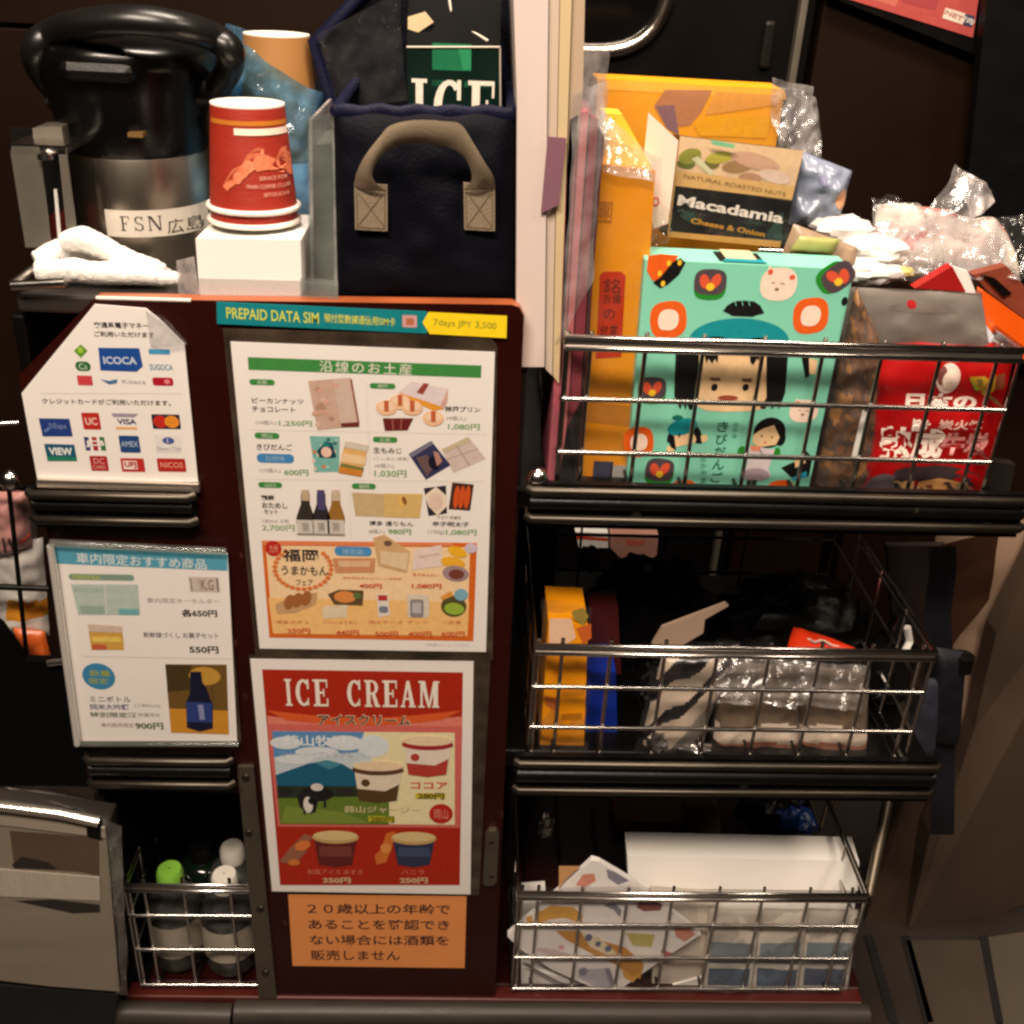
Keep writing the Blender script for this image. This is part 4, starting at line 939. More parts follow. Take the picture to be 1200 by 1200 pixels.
DULLPLATE = mat('dull_chrome_plate', (120, 114, 104), .35, .5, bump=.05, bscale=100, var=.2, stretch=(1, 1, .1))
def chrome_rack():
    root = thing('chrome_rack', 'upright chrome rack with a dark slot left of the vacuum pot', 'rack', at(45, 285, .06))
    Y = .07; b = MB()
    b.prism([at(x, y, Y) for x, y in ((11, 171), (46, 172), (60, 290), (30, 290))], (0, .002, 0), DULLPLATE); b.prism([at(x, y, Y) for x, y in ((68, 174), (77, 173), (92, 290), (80, 290))], (0, .002, 0), DULLPLATE)
    b.prism([at(x, y, Y) for x, y in ((11, 168), (77, 171), (77, 181), (11, 180))], (0, .09, 0), CHROME)
    b.build('front_frame', root, bevel=.0008)
    b = MB(); b.prism([at(x, y, Y+.09) for x, y in ((11, 150), (85, 152), (96, 270), (24, 270))], (0, .003, 0), mat('dark_slot', (12, 9, 8), .4)); b.build('back_plate', root)
    b = MB(); b.prism([at(x, y, Y+.03) for x, y in ((38, 150), (72, 148), (76, 176), (40, 178))], (0, .03, 0), DULLPLATE); b.build('clip', root, bevel=.001)
    b = MB(); b.prism([at(x, y, Y+.02) for x, y in ((54, 255), (66, 252), (70, 288), (56, 288))], (0, .02, 0), ink(96, 26, 26)); b.prism([at(x, y, Y+.014) for x, y in ((63, 222), (66, 222), (72, 285), (68, 285))], (0, .002, 0), WHITECARD); b.build('slot_card', root)
    b = MB(); p = at(53, 183, Y-.004); b.lathe([(.0005, p.z+.004), (.006, p.z+.002), (.0065, p.z-.002), (.0005, p.z-.004)], p.x, p.y, CHROME, 16); b.build('stud', root, smooth=60)
chrome_rack()

def towel():
    b = MB(); Y = .055
    def roll(pts, rad, seed):
        n = 30; path = []; rr = []
        for i in range(n+1):
            t = i/n*(len(pts)-1); k = min(int(t), len(pts)-2); f = t-k; f = f*f*(3-2*f)
            p = at(pts[k][0]*(1-f)+pts[k+1][0]*f, pts[k][1]*(1-f)+pts[k+1][1]*f, pts[k][2]*(1-f)+pts[k+1][2]*f)
            j = noise.noise(p*55+Vector((seed, 0, 0)))
            path.append(p+Vector((0, 0, j*.002))); rr.append((rad[k]*(1-f)+rad[k+1]*f)*(1+.12*j))
        b.tube(path, rr, TERRY, 16)
    roll([(46, 318, .045), (80, 317, .04), (130, 321, .04), (212, 327, .045)], [.0095, .0095, .009, .0055], 1)
    roll([(74, 284, .06), (98, 281, .058), (140, 299, .056), (194, 316, .058)], [.0085, .0105, .0085, .004], 5)
    roll([(42, 308, .062), (80, 296, .075), (150, 310, .072), (200, 322, .065)], [.0095, .0115, .010, .005], 9)
    o = b.build('towel', remesh=.0017)
    tag(o, 'rolled white terry towel lying in front of the vacuum pot', 'towel')
    t = bpy.data.textures.new('terry_loops', 'CLOUDS'); t.noise_scale = .0035; md = o.modifiers.new('terry', 'DISPLACE'); md.texture = t; md.strength = .0022
towel()

def napkin_box():
    root = thing('napkin_box', 'plain white card box that carries the red paper cups', 'box', at(292, 346, .02))
    Y = .014
    b = MB(); b.prism([at(x, y, Y) for x, y in ((229, 279), (352, 281), (354, 347), (234, 346))], (0, .085, 0), WHITECARD); b.build('carton', root, bevel=.0012)
    b = MB(); b.prism([at(x, y, Y-.0012) for x, y in ((232, 326), (396, 330), (396, 349), (234, 347))], (0, .0008, 0), clear('clear_tape', (245, 245, 245), .03, .2, .1, 30, haze=.14)); b.build('tape', root)
napkin_box()
def cups():
    Y = .058; zt = at(292, 279, .014).z
    def cup(cx_top, y_top, rim_y, label, printed, dz=0.0):
        ct = at(290, 122, Y); xc = ct.x
        z1 = ct.z+dz; z0 = zt+.0015+max(0, dz+.0098) if False else None
        zr = at(297, 253, Y-.036).z+dz
        rt = abs(at(247, 122, Y).x-at(333, 122, Y).x)/2; rb = abs(at(245, 250, Y).x-at(347, 250, Y).x)/2
        root = thing('paper_cup', label, 'cup', (xc, Y, zr), 'red paper cups stacked upside down')
        red = mat('red_cup_paper', (158, 40, 22), .5, bump=.25, bscale=500, var=.12, stretch=(.2, .2, 3))
        wh = mat('white_cup_board', (240, 232, 220), .5, var=.03)
        b = MB(); b.lathe([(rb*.985, zr), (rt, z1)], xc, Y, red, 56); b.lathe([(rb*.955, zr), (rt*.955, z1-.006)], xc, Y, wh, 56); b.build('cup_wall', root, smooth=60)
        b = MB(); b.lathe([(rt, z1), (rt*1.0, z1+.0014), (rt*.95, z1+.0014), (rt*.945, z1-.004), (.0005, z1-.0042)], xc, Y, wh, 56); b.build('base', root, smooth=40)
        b = MB(); n = 56; b.tube([(xc+rb*1.012*math.cos(2*math.pi*k/n), Y+rb*1.012*math.sin(2*math.pi*k/n), zr+.001) for k in range(n)], .0021, wh, 10, closed=True); b.build('rolled_rim', root, smooth=180)
        if printed:
            C = Cyl(xc, Y, lambda z: rb+(rt-rb)*(z-zr)/(z1-zr), (230, 20, 3.53)); b = MB()
            C.rect(b, 62, 432, 380, 452, ink(186, 112, 36), 1, 30); C.rect(b, 156, 462, 384, 490, ink(236, 218, 200), 1.5, 20)
            PK = ink(222, 122, 86)
            [C.ell(b, x, y, rx, ry, PK, 1.05+.01*i, rot=r) for i, (x, y, rx, ry, r) in enumerate(((140, 690, 26, 14, 30), (185, 650, 40, 22, 35), (235, 600, 48, 30, 40), (275, 600, 40, 34, 0), (320, 606, 60, 24, 0), (370, 590, 36, 34, 10), (396, 610, 20, 40, 0)))]
            C.poly(b, [(110, 700), (130, 660), (150, 630), (190, 610), (210, 570), (250, 540), (280, 545), (282, 590), (250, 610), (230, 640), (200, 660), (180, 690), (150, 690), (130, 720)], PK, 1.2)
            C.poly(b, [(240, 600), (300, 575), (330, 585), (350, 540), (372, 530), (384, 590), (392, 620), (360, 640), (300, 630), (250, 640)], PK, 1.4); C.poly(b, [(392, 560), (410, 530), (412, 620), (396, 640)], PK, 1.3)
            T = ink(222, 170, 150)
            C.text(b, 'SERVICE FOR', 262, 656, 380, 672, T, 2); C.text(b, 'TRAIN COFFEE CLUB', 206, 692, 390, 708, T, 2); C.text(b, 'SETOUCHI', 280, 724, 384, 739, T, 2)
            b.build('print', root)
        return root
    cup(290, 122, 253, 'red paper cup with pale orange print, upper of the upside down stack', True)
    cup(290, 122, 253, 'red paper cup nested below the printed one, only its lower rim showing', False, -.0105)
cups()

def kraft_cup():
    Y = .20; xc = at(325, 60, Y).x
    root = thing('kraft_cup', 'upside down kraft brown paper cup with white base inside blue film', 'cup', (xc, Y, DECK))
    zt = at(325, 41, Y).z; rt = abs(at(285, 45, Y).x-at(362, 45, Y).x)/2; rb = rt*1.3; zb = zt-.10
    k = mat('kraft_board', (158, 110, 58), .6, var=.1); w = mat('white_cup_board', (240, 232, 220), .5)
    b = MB(); b.lathe([(rb, zb), (rt, zt)], xc, Y, k, 48); b.build('cup_wall', root, smooth=60)
    b = MB(); b.lathe([(rt, zt), (rt, zt+.0012), (rt*.95, zt+.0012), (rt*.94, zt-.003), (.0005, zt-.003)], xc, Y, w, 48); b.build('base', root, smooth=40)
    # the lower cups of the same sleeve
    b = MB(); b.lathe([(rb*1.02, DECK+.002), (rb*1.04, DECK+.006), (rb, zb-.002)], xc, Y, w, 48); b.build('stacked_rims', root, smooth=60)
    # blue film wrapped round, its open edge slanting down to the right
    b = MB()
    def fn(u, v):
        a = 2*math.pi*u-math.pi/2
        left = .5-.5*math.cos(a-math.pi) if False else (1-math.cos(a))/2     # 1 on the left, 0 on the right
        ztop = zt-.045+.052*left
        z = DECK+.03+(ztop-DECK-.03)*v
        r = rb*(1.16-.12*v)+.004*(left)
        p = Vector((xc+r*math.cos(a), Y+r*math.sin(a), z))
        j = noise.noise(p*48)+.6*noise.noise(p*110+Vector((3, 1, 2)))
        return p+Vector((math.cos(a), math.sin(a), 0))*(j*.006)
    b.grid(fn, 72, 30, BLUEFILM)
    tag(b.build('plastic_sleeve', smooth=35), 'crinkled blue plastic sleeve slipping off the kraft paper cup', 'plastic sleeve')
kraft_cup()

def acrylic_bin():
    root = thing('acrylic_bin', 'narrow clear acrylic bin between the red cups and the navy cooler bag', 'bin', at(370, 345, .04))
    b = MB()
    for (q, Y, d) in (([(360, 138), (392, 132), (396, 345), (362, 345)], .035, .002), ([(352, 326), (396, 330), (396, 350), (352, 347)], .006, .002)):
        b.prism([at(x, y, Y) for x, y in q], (0, d, 0), ACRYL)
    b.prism([at(x, y, .036) for x, y in ((362, 140), (366, 140), (368, 345), (364, 345))], (0, .12, 0), FOGGY); b.prism([at(x, y, .036) for x, y in ((389, 136), (393, 136), (396, 345), (392, 345))], (0, .12, 0), FOGGY)
    b.build('wall', root)
    b = MB(); b.prism([at(x, y, .05) for x, y in ((367, 170), (389, 168), (392, 340), (369, 340))], (0, .07, 0), mat('grey_lid_stack', (118, 116, 110), .4, bump=.2, bscale=300, stretch=(.3, .3, 4), var=.3)); b.build('lid_stack', root)
    b = MB(); film(b, [(338, 118), (372, 128), (366, 330), (350, 330)], [.06, .05, .03, .05], .006, 40, 8, CELLO, 20, 40); b.build('film_liner', root, smooth=30)
    b = MB(); film(b, [(206, 306), (228, 300), (234, 345), (210, 346)], [.03, .02, .012, .03], .003, 40, 18, FOGGY, 12, 12); tag(b.build('film_scrap', smooth=60), 'small milky plastic corner between the white towel and the white box', 'plastic scrap')
acrylic_bin()

def cooler_bag():
    root = thing('cooler_bag', 'navy nylon cooler bag with beige handle, its lid open', 'cooler bag', at(498, 352, .10))
    q = [(391, 128), (603, 130), (601, 354), (396, 352)]
    P = Pillow(q, .03, .012, .0035, 22, 3, pw=6, crop=(0, 0, 1)); b = MB()
    P.shell(b, NAVY, 40, 40, both=False); panel = b.build('front_panel', root, smooth=180)
    D = .15; b = MB()
    a, c = at(393, 130, .03), at(601, 132, .03); e, f = at(398, 352, .03), at(600, 354, .03)
    for s, t in ((a, e), (c, f)): b.prism([s, t, t+Vector((.001, 0, 0)), s+Vector((.001, 0, 0))], (0, D, 0), NAVY)
    b.prism([a+Vector((0, D, 0)), c+Vector((0, D, 0)), f+Vector((0, D, 0)), e+Vector((0, D, 0))], (0, .002, 0), NAVY)
    b.build('side_panel', root)
    b = MB(); n = 24; b.tube([a.lerp(c, i/n)+Vector((0, -.002-.0015*math.sin(i*.9), .001*math.sin(i*1.3))) for i in range(n+1)], .0045, NAVYBAND, 10, flat=(.6, 1.2)); b.tube([a, a+Vector((0, D, .004))], .0045, NAVYBAND, 8); b.tube([c, c+Vector((0, D, .004))], .0045, NAVYBAND, 8); b.build('top_binding', root, smooth=60)
    # raised lid behind
    L1 = [(366, 46), (436, -18), (600, -18), (606, 132), (392, 135)]; Y = .19
    b = MB(); b.prism([at(x, y, Y) for x, y in L1], (0, .012, 0), NAVY)
    b.tube([at(x, y, Y-.002) for x, y in ((392, 134), (368, 50), (436, -18))], .006, NAVYBAND, 10); b.tube([at(x, y, Y-.025) for x, y in ((562, -18), (578, 30), (601, 128))], .005, NAVYBAND, 10)
    b.build('lid', root, smooth=50)
    b = MB(); film(b, [(372, 40), (470, -10), (474, 120), (395, 128)], [.175, .165, .16, .17], .008, 26, 4, CELLO, 26, 26); b.build('lid_pocket', root, smooth=40)
    # beige webbing handle: ribbon between two curves, standing forward in the middle
    out = [(415, 218), (418, 202), (428, 182), (445, 160), (456, 148), (475, 142), (495, 140.5), (520, 142), (540, 146), (555, 168), (568, 190), (578, 206), (580, 220)]
    inn = [(453, 224), (442, 216), (436, 205), (441, 190), (452, 178), (466, 170), (490, 167), (515, 170), (532, 175), (545, 185), (552, 200), (552, 212), (543, 222)]
    b = MB(); vs = []
    n = len(out)
    for i in range(n):
        h = math.sin(math.pi*i/(n-1)); vs.append((at(*out[i], .012-.030*h), at(*inn[i], .010-.020*h)))
    def sm(t, k):
        x = t*(n-1); i = min(int(x), n-2); f = x-i
        p0, p1, p2, p3 = (vs[max(0, i-1)][k], vs[i][k], vs[i+1][k], vs[min(n-1, i+2)][k])
        return .5*((2*p1)+(p2-p0)*f+(2*p0-5*p1+4*p2-p3)*f*f+(3*p1-p0-3*p2+p3)*f**3)
    b.grid(lambda u, v: sm(u, 0).lerp(sm(u, 1), v)+Vector((0, -.003*math.sin(math.pi*v), 0)), 60, 6, WEBBING); b.grid(lambda u, v: sm(u, 0).lerp(sm(u, 1), v)+Vector((0, .0012-.003*math.sin(math.pi*v), -.0006)), 60, 6, WEBBING)
    b.build('handle', root, smooth=180)
    st = mat('dark_stitching', (92, 74, 52), .8)
    for x0, x1 in ((415, 454), (543, 580)):
        b = MB(); Pg = up_page(.0135, (0, 0, 1))
        Pg.prism(b, [(x0, 214), (x1, 217), (x1, 271), (x0+1, 269)], .002, WEBBING)
        Pg.line(b, [(x0+5, 226), (x1-4, 265)], 1.2, st, 2); Pg.line(b, [(x1-5, 227), (x0+5, 264)], 1.2, st, 2.4); Pg.line(b, [(x0+3, 266), (x1-3, 268)], 1.0, st, 2)
        Pg.line(b, [(x0+3, 222), (x0+4, 266)], 1.0, st, 2); Pg.line(b, [(x1-3, 222), (x1-3, 268)], 1.0, st, 2)
        b.build('handle_patch', panel)
cooler_bag()

def ice_carton():
    Y = .075; P = up_page(Y, (350, 0, 3), roll=.01)
    root = thing('ice_carton', 'dark green gable top ice carton standing in the cooler bag', 'carton', at(530, 200, .11))
    DG = mat('dark_green_carton', (8, 30, 24), .28, var=.2, spec=.6); GR = ink(24, 110, 72)
    b = MB(); P.prism(b, [(380, 165), (708, 165), (712, 640), (390, 640)], .082, DG)
    P.rect(b, 470, 150, 606, 250, GR, 1.5); P.poly(b, [(560, 168), (606, 168), (606, 246), (578, 246)], ink(40, 140, 92), 2.2)
    P.text(b, '100% PURE & CLEAR', 470, 280, 670, 310, ink(20, 92, 60), 1.5, .02)
    P.serif(b, 'ICE', 392, 275, 690, 480, ink(232, 222, 206), 2.2, {'I': .55, 'C': .95, 'E': .85}, .12)
    b.build('carton_body', root)
    a, c = P.W(*P.L(380, 165)), P.W(*P.L(708, 165)); D = .082; zt = .058
    BK = mat('black_gable_board', (4, 4, 4), .6, var=.2, spec=.05)
    b = MB(); m0, m1 = a+Vector((0, D/2, zt)), c+Vector((0, D/2, zt))
    b.add([a, c, m1, m0], [(0, 1, 2, 3)], BK); b.add([a+Vector((0, D, 0)), m0, m1, c+Vector((0, D, 0))], [(0, 1, 2, 3)], BK)
    b.add([a, m0, a+Vector((0, D, 0))], [(0, 1, 2)], DG); b.add([c, c+Vector((0, D, 0)), m1], [(0, 1, 2)], DG)
    b.box((m0.x, m0.y-.0015, m0.z-.002), (m1.x, m0.y+.0015, m0.z+.022), BK)
    b.build('gable', root)
    b = MB(); ln = mat('pale_edge', (190, 180, 165), .5)
    b.tube([at(525, -12, .10), at(530, 24, .09), at(572, 48, .078)], .0011, ln, 6); b.tube([a+Vector((0, -.001, 0)), c+Vector((0, -.001, 0))], .0008, ln, 6); b.tube([c+Vector((0, -.0006, 0)), P.W(*P.L(711, 640), 2)], .0007, ln, 6); b.build('crease', root)
    b = MB(); p = at(492, 26, .088); b.prism([at(x, y, .082) for x, y in ((478, 20), (498, 14), (508, 26), (490, 38), (478, 34))], (0, .003, 0), ink(214, 190, 150)); b.build('tape', root)
ice_carton()

# ---------------------------------------------------------------- upright folded bags right of the cooler bag
def slab(name, label, cat, pts, Y, depth, m, group=None, side=None, bevel=.0, kind=None, crop=(0, 0, 1)):
    b = MB(); b.prism([at(crop[0]+x/crop[2], crop[1]+y/crop[2], Y) for x, y in pts], (0, depth, 0), m, side)
    return tag(b.build(name, bevel=bevel), label, cat, group, kind)
def bags():
    def warm(n, c, **k): return mat(n, c, .55, bump=.15, bscale=40, var=.06, stretch=(3, 3, .3), **k)
    g = 'folded paper bags standing on edge'
    slab('paper_bag', 'flat white paper bag standing upright right of the navy cooler bag', 'paper bag', [(601, -25), (643, -25), (638, 430), (612, 430), (605, 356), (606, 120)], .012, .16, warm('white_bag_paper', (208, 192, 184)), g)
    slab('paper_bag', 'pale cream bag edge directly right of the flat white bag', 'paper bag', [(644, -25), (656, -25), (647, 440), (639, 432)], .016, .15, warm('cream_bag_paper', (198, 180, 162)), g)
    slab('paper_bag', 'yellowish cream bag edge in the middle of the standing bags', 'paper bag', [(657, -25), (671, -25), (655, 450), (648, 440)], .014, .15, warm('yellow_cream_paper', (200, 178, 138)), g)
    slab('paper_bag', 'tan bag edge rightmost of the cream standing bags', 'paper bag', [(672, -25), (686, -25), (683, 110), (672, 200), (658, 440), (656, 450)], .018, .15, warm('tan_bag_paper', (178, 156, 132)), g)
    b = MB(); film(b, [(678, 48), (714, 58), (708, 190), (664, 200)], [.03, .04, .04, .03], .008, 30, 2, FOGGY, 20, 30); b.build
    tag(b.build('plastic_bag', smooth=50), 'milky plastic bag corner rising between cream bags and yellow box', 'plastic bag')
    g2 = 'pink edged bags standing on edge'
    slab('pink_bag', 'lilac sheet edge beside the tan standing bag', 'plastic bag', [(642, 160), (664, 162), (655, 240), (634, 250)], .0085, .002, warm('lilac_sheet', (124, 84, 98)), g2)
    x = [((668, 140), (678, 134), (652, 574), (641, 566), (648, 470)), ((680, 132), (690, 130), (664, 500), (653, 574)), ((692, 136), (701, 140), (680, 470), (665, 500)), ((702, 150), (708, 160), (686, 440), (681, 470))]
    cs = [((168, 82, 96), 'dusty pink bag edge nearest the cream bags'), ((196, 108, 114), 'light pink bag edge, brightest of the pink stack'), ((132, 44, 58), 'deep red bag edge in the pink stack'), ((70, 34, 40), 'dark maroon bag edge next to the orange gift box')]
    for i, (P, (c, l)) in enumerate(zip(x, cs)): slab('pink_bag', l, 'plastic bag', list(P), .018+.003*i, .12, warm('pink_%d' % i, c), g2)
    b = MB(); film(b, [(672, 110), (712, 95), (694, 330), (660, 400)], [.012, .014, .012, .012], .006, 30, 12, SHINY, 20, 40); tag(b.build('bag_film', smooth=40), 'crinkled clear film over the pink bag edges', 'plastic film')
    b = MB(); film(b, [(650, 400), (690, 330), (686, 578), (642, 578)], [.012, .016, .02, .016], .005, 34, 15, CELLO, 20, 30); tag(b.build('bag_film', smooth=40), 'clear film hanging behind the left end of the top basket', 'plastic film')
bags()

# ================================================================ TOP BASKET
OR = mat('orange_gift_paper', (238, 152, 10), .42, var=.06, bump=.03)
def orange_box():
    root = thing('orange_gift_box', 'tall orange gift box with red label, wrapped in clear film', 'gift box', at(712, 575, .09))
    P = up_page(.045, (0, 0, 1)); b = MB()
    P.prism(b, [(701, 192), (768, 200), (744, 575), (682, 575)], .11, OR); carton = b.build('carton', root, bevel=.0015)
    b = MB(); RD = ink(196, 50, 4); DK = ink(64, 20, 10)
    P.poly(b, [(703, 322), (708, 318), (728, 318), (733, 323), (728, 418), (698, 420)], RD, 2); 
    P.text(b, '銘', 708, 326, 726, 344, DK, 3); P.text(b, '吉備', 707, 344, 727, 356, DK, 3); P.text(b, '銘菓', 704, 380, 722, 404, DK, 3); P.text(b, 'の', 708, 362, 720, 374, DK, 3)
    P.text(b, '團', 700, 236, 716, 262, ink(180, 110, 20), 2); P.poly(b, [(690, 470), (740, 476), (738, 500), (688, 494)], ink(190, 120, 24), 2); P.rect(b, 696, 540, 716, 568, ink(60, 62, 84), 2); P.rect(b, 716, 545, 732, 568, ink(170, 164, 160), 2)
    b.build('label', carton)
    b = MB(); b.prism([at(x, y, .07) for x, y in ((706, 132), (729, 134), (764, 196), (702, 192))], (0, .03, 0), mat('lemon_paper', (240, 206, 60), .5, var=.08)); b.build('folded_top', root)
    b = MB(); film(b, [(698, 160), (776, 186), (752, 578), (678, 578)], .036, .0045, 38, 22, CELLO, 36, 60); b.build('film_wrap', root, smooth=35)
    b = MB(); film(b, [(706, 126), (770, 190), (766, 214), (700, 200)], [.06, .06, .035, .035], .006, 50, 25, SHINY, 24, 24); b.build('film_fold', root, smooth=30)
orange_box()
def yellow_box():
    root = thing('yellow_gift_box', 'large wide yellow gift box in clear film behind the macadamia box', 'gift box', at(810, 320, .26))
    Y = .20; YE = mat('yellow_gift_paper', (236, 160, 22), .4, var=.08, vscale=8)
    a = at(706, 93, Y); c = at(920, 105, Y); z0 = .84; sl = (c.z-a.z)
    b = MB(); b.prism([(a.x-.004, Y, a.z), (a.x+.006, Y, z0), (c.x-.002, Y, z0), (c.x, Y, c.z)], (0, .05, 0), YE); b.build('carton', root, bevel=.002)
    P = up_page(Y, (640, 60, 3.333)); b = MB()
    P.poly(b, [(240, 112), (930, 152), (940, 190), (236, 150)], ink(240, 176, 60), 1)
    P.poly(b, [(464, 150), (650, 152), (604, 240), (560, 290), (470, 300), (420, 214)], ink(176, 118, 78), 1.6); P.poly(b, [(430, 214), (500, 210), (520, 330), (470, 300)], ink(128, 92, 100), 2); P.poly(b, [(660, 156), (905, 172), (900, 210), (620, 250)], ink(216, 150, 66), 1.7); P.poly(b, [(574, 280), (640, 250), (820, 256), (890, 250), (860, 340), (600, 330)], ink(226, 160, 16), 2.2)
    b.build('print', root)
    b = MB(); film(b, [(702, 92), (936, 106), (930, 330), (700, 320)], Y-.012, .005, 24, 31, CELLO, 50, 40); b.build('film_front', root, smooth=40)
    b = MB(); p = at(934, 150, Y); film(b, [(905, 92), (952, 104), (972, 220), (912, 230)], [Y-.01, Y+.02, Y-.01, Y-.03], .014, 45, 33, SHINY, 26, 40); film(b, [(918, 100), (958, 112), (966, 190), (925, 185)], [Y, Y+.03, Y, Y-.02], .012, 60, 36, SHINY, 24, 30); b.build('film_gather', root, smooth=25)
yellow_box()
def macadamia_box():
    root = thing('macadamia_box', 'black and tan nut box with large silver lettering, leaning behind the mint box', 'snack box', at(855, 290, .12))
    P = tilted_page(855, 230, .105, (780, 150, 6.667), roll=-.066, lean=.12); b = MB()
    TAN = ink(190, 152, 92)
    BK = mat('black_snack_board', (9, 8, 8), .35, var=.2, spec=.2)
    fr = [(110, 60), (1085, 175), (985, 560), (890, 940), (10, 850), (75, 450)]
    P.prism(b, [(112, 62), (1082, 178), (892, 935), (12, 848)], .045, TAN, BK); 
    P.poly(b, [(112, 64), (1080, 180), (1000, 470), (88, 330)], ink(198, 168, 132), 1); 
    for (x, y, rx, ry, c, r) in ((190, 220, 90, 60, (120, 122, 40), 20), (160, 280, 70, 40, (84, 92, 30), 0), (420, 230, 110, 45, (158, 150, 52), 15), (360, 280, 60, 40, (96, 88, 40), 0), (700, 260, 200, 60, (178, 140, 116), -8), (560, 300, 120, 50, (140, 108, 70), 10), (850, 380, 130, 50, (196, 172, 156), -8), (660, 390, 90, 40, (158, 118, 92), 0)): P.ell(b, x, y, rx, ry, ink(*c), 2+.004*x*.2, rot=r)
    P.poly(b, [(200, 240), (250, 220), (380, 350), (350, 370)], ink(190, 186, 150), 3)
    P.poly(b, [(88, 330), (1010, 455), (985, 560), (75, 450)], TAN, 3.2); P.text(b, 'NATURAL ROASTED NUTS', 140, 385, 940, 510, ink(116, 86, 44), 4, .01, rot=-3.6)
    P.poly(b, [(75, 450), (985, 568), (905, 882), (30, 805)], BK, 3.6)
    P.text(b, 'Macadamia', 96, 545, 918, 722, ink(206, 196, 186), 5, .03, rot=-3.4); P.text(b, 'Cheese & Onion', 195, 722, 775, 830, ink(170, 120, 30), 5, .03, rot=-4.2)
    P.poly(b, [(780, 835), (905, 650), (925, 690), (895, 870), (800, 868)], ink(16, 44, 38), 4)
    P.poly(b, [(28, 808), (900, 885), (892, 935), (12, 848)], ink(186, 142, 70), 3.4)
    b.build('carton', root)
    b = MB(); c = CELLO; film(b, [(797, 158), (944, 176), (920, 290), (784, 276)], .09, .003, 40, 41, c, 24, 24); b.build('film_wrap', root, smooth=40)
    b = MB(); b.prism([at(x, y, .085) for x, y in ((760, 132), (795, 165), (783, 262), (766, 268), (754, 190))], (0, .002, 0), mat('pale_pink_paper', (234, 206, 192), .6, var=.05)); P2 = up_page(.0845, (640, 60, 3.333)); P2.ell(b, 428, 588, 14, 18, ink(208, 60, 36), 1); P2.ell(b, 428, 588, 8, 11, mat('pale_pink_paper', (234, 206, 192)), 2)
    tag(b.build('paper_flap'), 'pale pink paper flap left of the macadamia box', 'paper')
    b = MB(); b.prism([at(x, y, .1) for x, y in ((832, 164), (846, 166), (862, 170), (860, 174), (836, 170))], (0, .001, 0), ink(120, 184, 140)); b.build('sticker_edge', root)
    b = MB(); film(b, [(758, 225), (790, 250), (782, 290), (752, 290)], [.07, .07, .06, .06], .008, 60, 43, CELLO, 18, 18); tag(b.build('film_scrap', smooth=30), 'shiny film scrap under the pale pink paper flap', 'plastic film')
macadamia_box()

